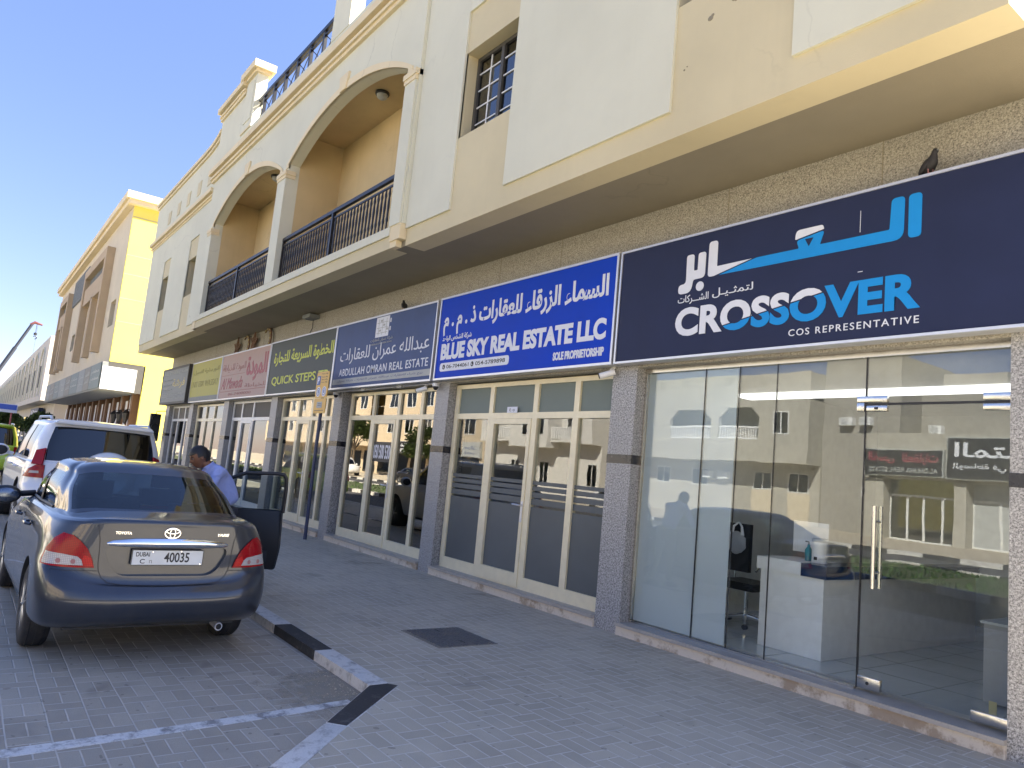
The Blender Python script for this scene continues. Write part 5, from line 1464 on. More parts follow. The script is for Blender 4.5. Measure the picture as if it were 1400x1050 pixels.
# ------------------------------------------------------------------ large estate car
def make_suv(pm, label, loc, rz, detail=False, group=None, scale=1.0, dark=True):
    t = thing('off_road_car', label, 'car', loc, rz, group)
    W = .94
    def lv(z, xr, xf, hw, cr=.20, cf=.45):
        return [(xr, 0, z), (xr + .02, hw * .55, z), (xr + .07, hw * .82, z), (xr + cr + .08, hw * .985, z), (.95, hw, z), (2.4, hw, z), (3.75, hw, z), (xf - cf, hw * .93, z), (xf - .12, hw * .6, z), (xf, 0, z)]
    L = [lv(.38, .16, 4.62, .86), lv(.46, .03, 4.74, .91), lv(.60, .0, 4.78, .935), lv(.74, .02, 4.77, .94), lv(.82, .07, 4.74, .935), lv(.95, .09, 4.70, .925), lv(1.06, .10, 4.62, .905)]
    top = [(.13, 0, 1.14), (.15, .50, 1.14), (.20, .74, 1.14), (.38, .865, 1.14), (.95, .885, 1.13), (2.4, .89, 1.12), (3.6, .86, 1.10), (4.1, .80, 1.07), (4.38, .52, 1.07), (4.45, 0, 1.08)]
    top2 = [(.22, 0, 1.15), (.24, .46, 1.15), (.28, .66, 1.15), (.45, .80, 1.15), (1.0, .83, 1.14), (2.4, .84, 1.13), (3.3, .80, 1.12), (3.5, .66, 1.11), (3.62, .42, 1.11), (3.66, 0, 1.12)]
    L += [top, top2]
    G0 = [(.125, 0, 1.10), (.145, .48, 1.10), (.19, .72, 1.10), (.33, .835, 1.11), (.62, .875, 1.11), (1.35, .885, 1.11), (1.43, .885, 1.11), (2.36, .885, 1.11), (2.46, .885, 1.11), (3.30, .85, 1.10), (3.50, .68, 1.10), (3.62, .36, 1.11), (3.66, 0, 1.11)]
    G4 = [(.33, 0, 1.765), (.345, .40, 1.76), (.38, .615, 1.745), (.47, .685, 1.74), (.68, .715, 1.745), (1.38, .725, 1.76), (1.45, .725, 1.76), (2.22, .715, 1.76), (2.30, .715, 1.755), (2.60, .68, 1.735), (2.68, .58, 1.74), (2.74, .32, 1.755), (2.76, 0, 1.76)]
    bt = lambda f, o_: [(p[0] + (q[0] - p[0]) * f, (p[1] + (q[1] - p[1]) * f) * o_, p[2] + (q[2] - p[2]) * f) for p, q in zip(G0, G4)]
    ins = lambda dx, k, dz: [(1.5 + (p[0] - 1.5) * dx, p[1] * k, p[2] + dz) for p in G4]
    GL = [G0, bt(.10, 1.0), bt(.5, 1.03), bt(.90, 1.005), G4, ins(.95, .88, .035), ins(.7, .6, .06)]
    gl = lambda v: v in (1, 2)
    groups = [('roof', lambda a, v: v >= 3 or a in (2, 3, 9) or v == 0, None),
              ('rear_window', lambda a, v: a in (0, 1) and gl(v), 'car_glass_dark'),
              ('windscreen', lambda a, v: a in (10, 11) and gl(v), 'car_glass_dark'),
              ('side_window', lambda a, v: a in (4, 6, 8) and gl(v), 'car_glass_dark'),
              ('door_pillar', lambda a, v: a in (5, 7) and gl(v), 'black')]
    body, bvh = car_base(t, L, ((.95, .41), (3.78, .41)), .45, pm, GL, 5, 5, groups, W)
    for x in (.95, 3.78):
        for s in (-1, 1): wheel(t, x, s * .80, .385, .26, s, 6)
    for s in (-1, 1):
        o_ = [(s * y, z) for y, z in ((.80, .86), (.74, .92), (.735, 1.00), (.745, 1.12), (.80, 1.12), (.895, 1.06), (.93, .94), (.93, .86))]
        if detail:
            # tall lamp: climbs from the waist up the rear pillar
            up = lambda zz: None
            bmx = face2d([(s * y, z) for y, z in ((.70, .90), (.705, 1.09), (.80, 1.09), (.88, 1.02), (.925, .90))])
            tl = obj('tail_light', conform(bmx, bvh, .006, cell=.03, thick=.014), 'lens_red', t, local=True, smooth=50)
            bm = B()
            P = [(.165, s * .715, 1.09), (.31, s * .832, 1.09), (.355, s * .792, 1.30), (.265, s * .690, 1.34)]
            q = [bm.verts.new(p) for p in P]; bm.faces.new(q)
            bmesh.ops.subdivide_edges(bm, edges=bm.edges[:], cuts=5, use_grid_fill=True)
            for v in bm.verts: v.co.x -= .035; v.co.y += s * .012
            bmesh.ops.solidify(bm, geom=bm.faces[:], thickness=.02)
            obj('upper_lens', bm, 'lens_red', tl, local=True)
            bmx = face2d([(s * y, z) for y, z in ((.76, .965), (.765, 1.0), (.86, .995), (.875, .96))]); obj('reverse_lens', conform(bmx, bvh, .021, cell=.03, thick=.003), 'lens_clear', tl, local=True)
        else:
            obj('tail_light', conform(face2d(o_), bvh, .005, cell=.04, thick=.01), 'lens_red', t, local=True, smooth=50)
        bm = B(); ellipsoid(bm, (4.48, s * .74, .98), (.16, .15, .10), 14, 10, rot=Matrix.Rotation(s * RAD(-35), 3, 'Z')); obj('headlight', bm, 'lens_clear', t, local=True)
        bm = B(); ellipsoid(bm, (3.05, s * 1.07, 1.20), (.09, .13, .11), 16, 12); tube(bm, [(3.08, s * .88, 1.14), (3.07, s * 1.0, 1.17)], .035, 8)
        mr = obj('wing_mirror', bm, pm, t, local=True, smooth=60)
        bm = B(); ellipsoid(bm, (2.975, s * 1.07, 1.20), (.02, .10, .085), 14, 8); obj('mirror_glass', bm, 'black', mr, local=True)
        for x in (1.55, 2.55):
            bm = B(); tube(bm, [(x - .1, s * .925, 1.0), (x - .07, s * .965, 1.0), (x + .07, s * .965, 1.0), (x + .1, s * .925, 1.0)], .015, 8); obj('door_handle', bm, pm, t, local=True)
        bm = B(); tube(bm, [(.62, s * .66, 1.79), (.72, s * .66, 1.835), (2.2, s * .66, 1.84), (2.3, s * .66, 1.79)], .02, 8); obj('roof_rail', bm, 'silver', t, local=True)
    bm = boxes((.0, .30, -.70, .70, .42, .62)); 
    obj('underbody', boxes((.3, 4.5, -.7, .7, .30, .5)), 'black', t, local=True)
    bm = conform(face2d([(-.26, .60), (.26, .60), (.26, .71), (-.26, .71)]), bvh, .006); obj('number_plate', bm, 'plate', t, local=True)
    bm = B(); prism(bm, rnd([(-.66, 1.735), (.66, 1.735), (.60, 1.80), (-.60, 1.80)], .03), .22, .50, axis='X'); obj('roof_spoiler', bm, pm, t, local=True, bevel=.015)
    if detail:
        bm = B(); lathe(bm, [(0, -.19), (.27, -.185), (.335, -.165), (.37, -.12), (.38, -.05), (.37, .06)], (.12, -.08, .98), 'X', 48); obj('spare_wheel_cover', bm, pm, t, local=True, smooth=60)
        bm = B(); lathe(bm, [(.25, -.1875), (.26, -.192), (.27, -.1865)], (.12, -.08, .98), 'X', 48); obj('cover_ring', bm, 'silver', t, local=True)
        bm = boxes((.158, .170, .17, .43, 1.19, 1.225)); 
        for v in bm.verts: v.co.x += (v.co.z - 1.1) * .30 - .075
        st_ = obj('window_sticker', bm, plain('pale_sticker', (.42, .56, .50), .5), t, local=True)
        bm = B()
        for th in (.012,): 
            n = 30
            tube(bm, [(0, .52 + .075 * cos(2 * pi * k / n), 1.02 + .045 * sin(2 * pi * k / n)) for k in range(n + 1)], .009, 6, caps=False)
            tube(bm, [(0, .52 + .024 * cos(2 * pi * k / n), 1.02 + .043 * sin(2 * pi * k / n)) for k in range(n + 1)], .007, 6, caps=False)
            tube(bm, [(0, .52 + .064 * cos(2 * pi * k / n), 1.037 + .021 * sin(2 * pi * k / n)) for k in range(n + 1)], .007, 6, caps=False)
        for v in bm.verts:
            h = bvh.ray_cast(Vector((-3, v.co.y, v.co.z)), Vector((1, 0, 0)))[0]; v.co.x = (h.x if h else .1) - .006 + v.co.x
        obj('emblem', bm, 'chrome', t, local=True)
        bm = B(); tube(bm, [(.16, -.05, 1.72), (.20, .30, 1.70)], .01, 6)
        bm.free()
        for s in (1, -1):
            obj('shut_line', conform(strip2d([(s * .70, .62), (s * .705, .85), (s * .70, 1.09)], .007), bvh, .002, cell=0), 'black', t, local=True, recalc=False)
    if detail: t.scale = (1.0, 1.055, .985)
    if scale != 1.0:
        t.scale = (scale,) * 3
    return t
make_suv('p_white', 'white off road car with a spare wheel on its tailgate, parked ahead of the sedan', (-12.75, 1.80, RZ), pi + RAD(1.5), True)
make_suv('p_lime', 'lime green off road car parked farther down the street', (-25.5, .60, RZ), pi, False, scale=.92)
# cars across the road, seen in the shop windows
make_sedan('p_white2', 'white sedan parked across the road by the old cream villa', (-33.0, -19.6, -.08), RAD(2), False, 'cars parked across the road', 'parked_car')
make_sedan('p_silver', 'silver sedan parked across the road before the white villa', (-50.0, -19.4, -.08), 0, False, 'cars parked across the road', 'parked_car')
make_sedan('p_black', 'black sedan parked across the road in front of the white villa', (-57.0, -19.5, -.08), 0, False, 'cars parked across the road', 'parked_car')
make_suv('p_white2', 'white off road car parked across the road by the peach shops', (-72.0, -19.6, -.08), 0, False, 'cars parked across the road')

# =================================================================== THE MAN AT THE OPEN DOOR
def skin_mesh(name, verts, edges, mat, parent, root=0, sub=2):
    """verts: (x, y, z, radius) chain grown into one skin"""
    me = bpy.data.meshes.new(name); me.from_pydata([v[:3] for v in verts], edges, []); me.update()
    o = bpy.data.objects.new(name, me); COL.objects.link(o)
    o.modifiers.new('skin', 'SKIN'); o.modifiers.new('sub', 'SUBSURF').levels = sub
    o.modifiers['sub'].render_levels = sub
    sk = me.skin_vertices[0].data
    for i, v in enumerate(verts):
        r = v[3]; sk[i].radius = r if isinstance(r, tuple) else (r, r); sk[i].use_root = (i == root)
    bpy.context.view_layer.update()
    dg = bpy.context.evaluated_depsgraph_get(); r = bpy.data.meshes.new_from_object(o.evaluated_get(dg))
    bpy.data.objects.remove(o)
    bm = B(); bm.from_mesh(r)
    return obj(name, bm, mat, parent, local=True, smooth=80)

# local frame: +x forward (into the car), +y to his left, z up from his feet
MAN = thing('person', 'man in a lavender shirt with short black hair leaning into the open car door', 'person', (-8.02, 2.40, -.01), -pi / 2)
hip = (0.06, 0, .90)
V = [(.06, 0, .90, (.125, .15)), (.10, 0, 1.02, (.115, .145)), (.18, 0, 1.16, (.12, .16)), (.255, 0, 1.27, (.10, .15)), (.32, 0, 1.335, (.05, .055)),   # 0-4 spine to neck
     (.245, .175, 1.265, .062), (.33, .245, 1.06, .047), (.50, .20, .90, .038), (.56, .19, .87, .03),                      # 5-8 left arm
     (.245, -.175, 1.265, .062), (.36, -.245, 1.08, .047), (.55, -.18, .96, .038), (.61, -.16, .94, .03)]
E_ = [(0, 1), (1, 2), (2, 3), (3, 4), (3, 5), (5, 6), (6, 7), (7, 8), (3, 9), (9, 10), (10, 11), (11, 12)]
skin_mesh('shirt', V[:8] + [(.53, .195, .885, .036)] + V[9:12] + [(.58, -.17, .95, .036)], E_, 'shirt', MAN)
V2 = [(.055, 0, .93, (.12, .145)), (.05, 0, .84, (.12, .15)), (.06, .095, .78, .085), (.10, .10, .47, .062), (.04, .10, .10, .048),
      (.06, -.095, .78, .085), (-.02, -.10, .47, .062), (-.14, -.10, .12, .048)]
skin_mesh('trousers', V2, [(0, 1), (1, 2), (2, 3), (3, 4), (1, 5), (5, 6), (6, 7)], 'trouser', MAN)
for s, x in ((1, .04), (-1, -.14)):
    bm = B(); tube(bm, [(x - .07, s * .10, .045), (x - .02, s * .10, .055), (x + .07, s * .10, .045), (x + .16, s * .105, .028), (x + .19, s * .105, .022)], [.035, .045, .045, .036, .018], 12)
    for v in bm.verts: v.co.z = max(v.co.z, .004)
    obj('shoe', bm, 'black', MAN, local=True)
# body: neck, head, forearms and hands are one skin
hd = Vector((.405, 0, 1.395))
Rh = Matrix.Rotation(RAD(28), 3, 'Y')          # face turned down towards the seat
def head_bm():
    bm = B(); bmesh.ops.create_uvsphere(bm, u_segments=36, v_segments=26, radius=1)
    for v in bm.verts:
        p = v.co.copy(); x, y, z = p
        # skull, jaw, face plane
        sx = .098 if x < 0 else .088; sy = .074; sz = .112
        q = Vector((x * sx, y * sy, z * sz))
        if z < -.1:
            t_ = min(1, (-z - .1) / .9); q.y *= 1 - .38 * t_ ** 1.4
            if x < 0: q.x *= 1 - .55 * t_
            else: q.x += .012 * t_
        if x > .6: q.x -= .010 * (x - .6) * (1 - abs(z))
        f = lambda cy, cz, wy, wz: math.exp(-((q.y - cy) / wy) ** 2 - ((q.z - cz) / wz) ** 2) if x > 0 else 0
        q.x += .024 * f(0, -.018, .010, .016) + .010 * f(0, .006, .008, .022)        # nose
        q.x += .006 * f(0, .030, .045, .010)                                          # brow
        for s in (-1, 1): q.x -= .010 * f(s * .030, .010, .014, .010)                  # eye sockets
        q.x += .006 * f(0, -.050, .022, .006) + .005 * f(0, -.062, .018, .006) - .004 * f(0, -.056, .026, .003)   # lips
        q.x += .007 * f(0, -.088, .020, .014)
        v.co = q
    return bm
bm = head_bm()
bm.transform(Matrix.Translation(hd) @ Rh.to_4x4())
tube(bm, [(.27, 0, 1.285), (.325, 0, 1.325), (.375, 0, 1.355)], [.055, .052, .056], 14)
body = obj('body', bm, 'skin', MAN, local=True, smooth=80)
def on_head(p): return hd + Rh @ Vector(p)
for s in (-1, 1):
    bm = B(); ellipsoid(bm, on_head((-.004, s * .074, -.004)), (.019, .008, .031), 12, 8, rot=Rh); obj('ear', bm, 'skin', body, local=True)
    bm = B(); ellipsoid(bm, on_head((.072, s * .030, .010)), (.006, .010, .006), 12, 8, rot=Rh); ey = obj('eye', bm, 'greyline', body, local=True)
    bm = B(); ellipsoid(bm, on_head((.079, s * .030, .008)), (.005, .006, .006), 10, 6, rot=Rh); obj('iris', bm, 'hair', ey, local=True)
    bm = B(); tube(bm, [on_head((.080, s * .014, .028)), on_head((.082, s * .032, .033)), on_head((.072, s * .050, .028))], [.003, .005, .003], 6); obj('eyebrow', bm, 'hair', body, local=True)
bm = B(); tube(bm, [on_head((.090, -.022, -.056)), on_head((.095, 0, -.057)), on_head((.090, .022, -.056))], [.003, .004, .003], 6); obj('mouth', bm, 'rosefade', body, local=True)
bm = B(); tube(bm, [on_head((.098, -.026, -.042)), on_head((.106, 0, -.038)), on_head((.098, .026, -.042))], [.002, .005, .002], 6); obj('moustache', bm, 'hair', body, local=True)
# hair: a cap that follows the skull, with a fringe and short sides
bm = B(); bmesh.ops.create_uvsphere(bm, u_segments=40, v_segments=30, radius=1)
for v in bm.verts:
    x, y, z = v.co; n_ = .004 * sin(31 * x + 17 * y) * sin(23 * y + 11 * z)
    v.co = Vector((x * .106 - .004, y * .081, z * .116 + .006)) * (1 + n_ * 4)
def bald(c):
    return (c.x > .030 and c.z < .052) or (c.x > -.028 and c.z < .010) or c.z < -.058
bmesh.ops.delete(bm, geom=[f for f in bm.faces if bald(f.calc_center_median())], context='FACES')
bmesh.ops.solidify(bm, geom=bm.faces[:], thickness=.010)
bm.transform(Matrix.Translation(hd) @ Rh.to_4x4()); obj('hair', bm, 'hair', body, local=True, smooth=80)
# shirt collar
bm = B(); n = 20
lathe(bm, [(.066, 0), (.062, .035), (.057, .037), (.060, .0)], n=n); bm.transform(Matrix.Translation((.295, 0, 1.302)) @ Matrix.Rotation(RAD(38), 4, 'Y')); obj('collar', bm, 'shirt', MAN, local=True)
# forearms' ends and hands with five fingers
def hand(w_, d, side):
    w_ = Vector(w_); d = Vector(d).normalized(); up = Vector((0, 0, 1)); lat = d.cross(up).normalized() * side; up = lat.cross(d) * side
    vs_ = [(*w_, .026), (*(w_ + d * .045), (.036, .018)), (*(w_ + d * .085), (.040, .016))]; es = [(0, 1), (1, 2)]
    for k, (o_, L_, r_) in enumerate(((-.030, .066, .0082), (-.010, .076, .0088), (.010, .072, .0085), (.029, .056, .0075))):
        b0 = w_ + d * .088 + lat * o_; b1 = b0 + d * L_ * .5 - up * .010; b2 = b1 + d * L_ * .38 - up * .024
        i = len(vs_); vs_ += [(*b0, r_), (*b1, r_ * .95), (*b2, r_ * .8)]; es += [(2, i), (i, i + 1), (i + 1, i + 2)]
    b0 = w_ + d * .03 - lat * .034; b1 = b0 + d * .032 - lat * .016 - up * .01; b2 = b1 + d * .03 - up * .012
    i = len(vs_); vs_ += [(*b0, .011), (*b1, .0095), (*b2, .008)]; es += [(1, i), (i, i + 1), (i + 1, i + 2)]
    skin_mesh('hand', vs_, es, 'skin', body, 0, 1)
hand((.545, .193, .878), (.9, -.1, -.42), 1); hand((.595, -.165, .945), (.9, .1, -.3), -1)

# =================================================================== BUILDINGS ALONG THE STREET
YB = thing('corner_block', 'tall block with a sunlit yellow end wall and a beige front', 'building', (-38.5, 5, 0))
XE, XW, YF2, ZT2 = -38.5, -70.0, 5.0, 12.6
M['yellow'] = plaster('yellow_render', (.80, .68, .14), .04, streak=.08)
M['tan'] = plaster('tan_render', (.62, .54, .40), .07, streak=.12)
M['tan2'] = plaster('dark_tan_render', (.47, .36, .235), .07, streak=.12)
bm = boxes((XE - .25, XE, YF2 + .001, 24, 5.0, ZT2), (XE - .25, XE, 6.55, 24, 0, 5.0)); obj('end_wall', bm, 'yellow', YB)
bm = B()
for z in (6.9, 8.02, 9.2, 10.12, 12.0): box(bm, XE - .01, XE + .004, YF2 - .004, 24, z, z + .035)
obj('render_joint', bm, 'tan2', YB)
HW = [(-41.15, -39.55, 6.85, 8.15), (-53.6, -52.2, 6.9, 8.0), (-57.3, -55.6, 6.9, 8.0), (-46.0, -43.6, 5.9, 9.1), (-50.0, -47.6, 5.9, 9.1), (-63.5, -62.4, 6.0, 9.0), (-61.6, -60.4, 6.0, 9.0), (-68.0, -66.0, 6.8, 8.0)]
bm = B(); wall_holes(bm, XW, XE - .25, 4.95, ZT2, HW, YF2, YF2 + .3); obj('front_wall', bm, 'tan', YB)
bm = boxes((XW, XE - .25, YF2 + .9, YF2 + 1.0, 4.95, ZT2), (XW, XE - .26, 6.56, 24, 4.96, 5.05), (XW, XE - .26, YF2 + .31, 24, ZT2 - .3, ZT2 - .1), (XW, XE - .25, YF2 + .3, 6.56, 4.95, 5.05)); obj('recess_wall', bm, 'tan2', YB)
bm = boxes((XW - .35, XE + .28, YF2 - .30, 24.2, 12.55, 12.78), (XW - .45, XE + .40, YF2 - .42, 24.3, 12.78, 13.12)); obj('cornice', bm, 'trim', YB, bevel=.03)
for a, b_, z0, z1 in ((-51.3, -42.7, 5.75, 11.3), (-65.6, -60.0, 5.8, 11.3)):
    bm = boxes((a, a + .55, YF2 - .38, YF2, z0, z1), (b_ - .55, b_, YF2 - .38, YF2, z0, z1), (a + .55, b_ - .55, YF2 - .38, YF2, z1 - .5, z1), ((a + b_) / 2 - .3, (a + b_) / 2 + .3, YF2 - .30, YF2, z0, 9.2), (a + .55, b_ - .55, YF2 - .30, YF2, 9.1, 10.1))
    fr = obj('pier_frame', bm, 'tan2', YB, bevel=.02)
    bm = B(); n = int((b_ - a - 1.2) / .22)
    for k in range(n):
        x = a + .65 + k * .22; box(bm, x, x + .09, YF2 - .12, YF2 - .02, 10.12, 10.78)
    obj('screen_slat', bm, 'greysign', fr)
bm = B()
for k in range(28): box(bm, -59.6 + k * .26, -59.5 + k * .26, YF2 - .12, YF2 - .02, 10.2, 12.0)
obj('screen_slat', bm, 'greysign', YB)
for x0, x1, z0, z1 in HW:
    bm = boxes((x0, x1, YF2 + .34, YF2 + .36, z0, z1)); f = obj('window', bm, 'glass_win', YB)
    bm = boxes((x0, x1, YF2 + .38, YF2 + .40, z0, z1)); obj('window_backing', bm, 'dark', f)
    bm = boxes(((x0 + x1) / 2 - .04, (x0 + x1) / 2 + .04, YF2 + .28, YF2 + .335, z0, z1)); obj('window_frame', bm, 'brown', f)
    if z1 > 8.5:
        bm = boxes((x0, x1, YF2 + .02, YF2 + .10, z0, z0 + 1.1)); obj('balcony_front', bm, 'greyline', f)
# ground floor of the block, set back behind brown posts
bm = boxes((XW, XE - .25, 6.9, 7.0, 0, 4.95)); obj('shop_wall', bm, 'room_pale', YB)
for k in range(11):
    x = -39.2 - k * 2.7
    obj('post', boxes((x - .45, x, 6.32, 6.62, 0, 3.9)), 'brown', YB)
    obj('shop_window', boxes((x - 2.66, x - .48, 6.46, 6.49, .5, 3.4)), 'letter_white', YB)
    obj('window_frame', boxes((x - 1.65, x - 1.5, 6.40, 6.455, .5, 3.4)), 'brown', YB)
T2 = thing('canopy_sign', 'long grey wraparound sign band with a blank white end panel on the yellow corner block', 'sign', (-38.4, 5, 3.65))
bm = boxes((-66.5, -38.35, 4.72, 4.98, 3.66, 4.95), (-66.5, -38.52, 4.99, 6.4, 3.66, 3.74)); obj('backing', bm, 'greysign', T2)
bm = boxes((-38.48, -38.34, 4.985, 6.47, 3.65, 4.97)); obj('end_backing', bm, 'brownpanel', T2)
obj('end_panel', boxes((-38.339, -38.30, 4.74, 6.18, 3.68, 4.74)), 'white', T2, bevel=.01)
FC = [plain('sign_face_a', (.14, .18, .18), .6), plain('sign_face_b', (.17, .17, .15), .6), plain('sign_face_c', (.21, .23, .23), .6)]
x = -38.45
for k in range(9):
    wd = (3.4, 2.2, 2.6, 3.6, 2.8, 3.6, 3.2, 3.0, 3.2)[k]
    p = obj('panel', boxes((x - wd + .06, x, 4.68, 4.719, 3.72, 4.9)), FC[k % 3], T2)
    for z in (4.5, 4.15):
        bm = text_bm(arabic(('مطعم', 'القصر', 'للتجارة')[k % 3]), x - wd + .4, x - .4, z - .1, z + .16, 4.679, .01, 0, .003); obj('lettering', bm, 'greyline', p, recalc=False)
    x -= wd
def lantern(x, label):
    t = thing('wall_lantern', label, 'lantern', (x, 6.2, 2.3), 0, 'black lanterns under the canopy sign')
    bm = B(); lathe(bm, [(.02, .62), (.22, .42), (.20, .40)], n=6); lathe(bm, [(.10, .0), (.06, -.06), (.0, -.1)], n=6); tube(bm, [(0, 0, .6), (0, .3, .66), (0, .32, .2)], .02, 6); obj('cage', bm, 'iron', t, local=True)
    bm = B(); lathe(bm, [(.09, .0), (.17, .40)], n=6); obj('lamp_glass', bm, 'black', t, local=True)
lantern(-39.6, 'black lantern nearest to the yellow end wall under the grey sign band'); lantern(-41.4, 'middle black lantern under the grey sign band'); lantern(-43.1, 'black lantern farthest from the yellow end wall under the grey sign band')

# far pale block down the street
M['pale'] = plaster('pale_render', (.60, .56, .49), .05, streak=.1)
WB = thing('pale_block', 'long pale two storey block far down the street with arched windows', 'building', (-110, 5.5, 0))
bm = boxes((-190, -75.0, 5.0, 16, 4.1, 9.8)); obj('upper_wall', bm, 'pale', WB)
bm = boxes((-190, -76, 6.2, 16, 0, 4.1)); obj('ground_wall', bm, 'pale', WB)
bm = boxes((-78.5, -75.2, 5.5, 9, 9.8, 10.5), (-112, -104, 6, 12, 9.8, 11.2), (-150, -140, 6, 12, 9.8, 11.4)); obj('roof_hut', bm, 'pale', WB)
for k in range(16):
    x = -78.5 - k * 7.0
    for dx in (0, 1.7):
        bm = boxes((x - dx - 1.0, x - dx, 4.96, 5.02, 5.4, 7.4)); f = obj('window', bm, 'brownpanel', WB)
        obj('window_frame', boxes((x - dx - .54, x - dx - .46, 4.93, 4.958, 5.4, 7.4)), 'pale', f)
    bm = B(); a = arc(x - 3.1, x + .4, 7.3, 9.0, 14)
    for p, q in zip(a, a[1:]): prism(bm, [p, q, (q[0], q[1] + .18), (p[0], p[1] + .18)], 4.9, 5.0)
    box(bm, x - 3.25, x - 3.1, 4.9, 5.0, 4.6, 7.4); box(bm, x + .4, x + .55, 4.9, 5.0, 4.6, 7.4)
    obj('arch_surround', bm, 'panel', WB)
bm = B()
for k in range(12): box(bm, -80 - k * 8, -76.5 - k * 8, 6.1, 6.19, .2, 3.0)
obj('shop_window', bm, 'glass_win', WB)
t = thing('shop_sign', 'dark shop sign with white lettering on the far pale block', 'sign', (-88, 5.6, 3))
obj('panel', boxes((-94, -84, 5.6, 6.0, 2.7, 3.7)), 'navy', t)
obj('lettering', text_bm('Al Badaya', -93.5, -85, 2.95, 3.55, 5.598, .01), 'letter_white', t)
t = thing('street_sign', 'small blue and white shop sign on two red posts', 'sign', (-62, 3.2, 0))
bm = boxes((-62.1, -62.0, 1.0, 2.9, 2.55, 3.15)); obj('panel', bm, 'letter_white', t)
bm = boxes((-61.998, -61.99, 1.05, 2.85, 2.75, 3.10)); obj('face', bm, plain('blue_sign_face', (.06, .13, .55), .5), t)
bm = B(); tube(bm, [(-62.05, 1.3, 0), (-62.05, 1.3, 2.6)], .05, 8); tube(bm, [(-62.05, 2.6, 0), (-62.05, 2.6, 2.6)], .05, 8); obj('post', bm, 'redink', t)

# crane
t = thing('mobile_crane', 'mobile crane with a long dark boom raised over the far roofs', 'crane', (-200, -14, 0))
bm = B()
A_, Z_ = Vector((-200, -13, 3.0)), Vector((-200, 9.3, 25.5))
A_ = Z_ + (Vector((-200, 4.8, 14.5)) - Z_) * 2.15
for k, (u0, u1, r_) in enumerate(((0, .5, .55), (.45, .75, .42), (.7, 1.0, .32))): tube(bm, [A_.lerp(Z_, u0), A_.lerp(Z_, u1)], r_, 8)
obj('boom', bm, plain('crane_boom', (.02, .025, .04), .7), t)
bm = B(); tube(bm, [Z_ + Vector((0, -.3, -.2)), Z_ + Vector((0, .5, .45)), Z_ + Vector((0, 2.0, .1))], [.30, .34, .2], 8); obj('boom_head', bm, plain('dull_red', (.12, .03, .03), .6), t)
bm = B(); tube(bm, [Z_ + Vector((0, .9, .2)), Z_ + Vector((0, .9, -1.9))], .05, 6); tube(bm, [Z_ + Vector((0, 1.1, 0)), Z_ + Vector((0, 1.1, -14))], .02, 5); obj('rope', bm, 'black', t)
bm = B(); lathe(bm, [(0, .6), (.35, .45), (.35, .0), (0, -.1)], Z_ + Vector((0, .9, -2.4)), n=10)
for k in range(8): a, b_ = RAD(-90 + 30 * k), RAD(-60 + 30 * k); tube(bm, [Z_ + Vector((0, .9 + .35 * cos(a), -3.0 + .35 * sin(a))), Z_ + Vector((0, .9 + .35 * cos(b_), -3.0 + .35 * sin(b_)))], .10, 6)
obj('hook_block', bm, 'black', t)
bm = boxes((-202, -198, A_.y - 7, A_.y + 3, .9, 2.4), (-201.4, -198.6, A_.y - 3, A_.y + 2, 2.4, 4.2)); obj('carrier', bm, 'ochre', t, bevel=.15)
for y in (-6, -4.4, -1, 1.2):
    for x in (-201.8, -198.2): bm = B(); lathe(bm, [(.3, -.3), (.7, -.28), (.75, 0), (.7, .28), (.3, .3)], (x, A_.y + y, .75), 'X', 18); obj('wheel', bm, 'rubber', t)

# =================================================================== ACROSS THE ROAD (seen in the shop windows)
M['cream2'] = plaster('old_cream_render', (.42, .395, .335), .10, streak=.3)
M['cream3'] = plaster('old_grey_render', (.33, .31, .27), .10, streak=.3)
M['peach'] = plaster('peach_render', (.50, .41, .29), .06, streak=.15)
M['whitewall'] = plaster('white_villa_render', (.66, .64, .60), .04, streak=.12)
def mwin(p, x0, x1, z0, z1, y, frame='alu_white', depth=.12):
    """window in a wall that faces +Y at plane y"""
    f = obj('window', boxes((x0 - .08, x1 + .08, y, y + .03, z0 - .08, z0), (x0 - .08, x1 + .08, y, y + .03, z1, z1 + .08), (x0 - .08, x0, y, y + .03, z0, z1), (x1, x1 + .08, y, y + .03, z0, z1), ((x0 + x1) / 2 - .04, (x0 + x1) / 2 + .04, y + .005, y + .03, z0, z1)), frame, p)
    obj('pane', boxes((x0, x1, y + .004, y + .012, z0, z1)), 'glass_win', f); obj('window_backing', boxes((x0, x1, y + .0005, y + .003, z0, z1)), 'dark', f)
    return f
def ac(p, x, z, y):
    a = obj('air_conditioner', boxes((x, x + .75, y, y + .45, z, z + .5)), 'white', p, bevel=.02)
    bm = B()
    for k in range(6): box(bm, x + .05, x + .55, y + .449, y + .46, z + .06 + k * .07, z + .085 + k * .07)
    obj('louvre', bm, 'greysign', a)
VL = thing('cream_villa', 'old cream two storey villa across the road with a stepped balcony opening', 'building', (-34, -31, 0))
Y1 = -31.44
bm = B(); wall_holes(bm, -46, -26.3, 3.95, 9.95, [(-37.7, -34.0, 5.5, 7.55), (-33.4, -30.05, 5.5, 7.7)], Y1 - .3, Y1); obj('upper_wall', bm, 'cream2', VL)
bm = boxes((-46, -26.3, -42, Y1 - 1.6, 0, 9.9), (-46, -26.3, Y1 - 1.6, Y1 - .3, 3.95, 4.1), (-46, -26.3, Y1 - 1.6, Y1 - .3, 8.2, 8.4), (-26.6, -26.3, Y1 - 1.6, Y1 - .3, 4.1, 9.9)); obj('inner_wall', bm, 'cream2', VL)
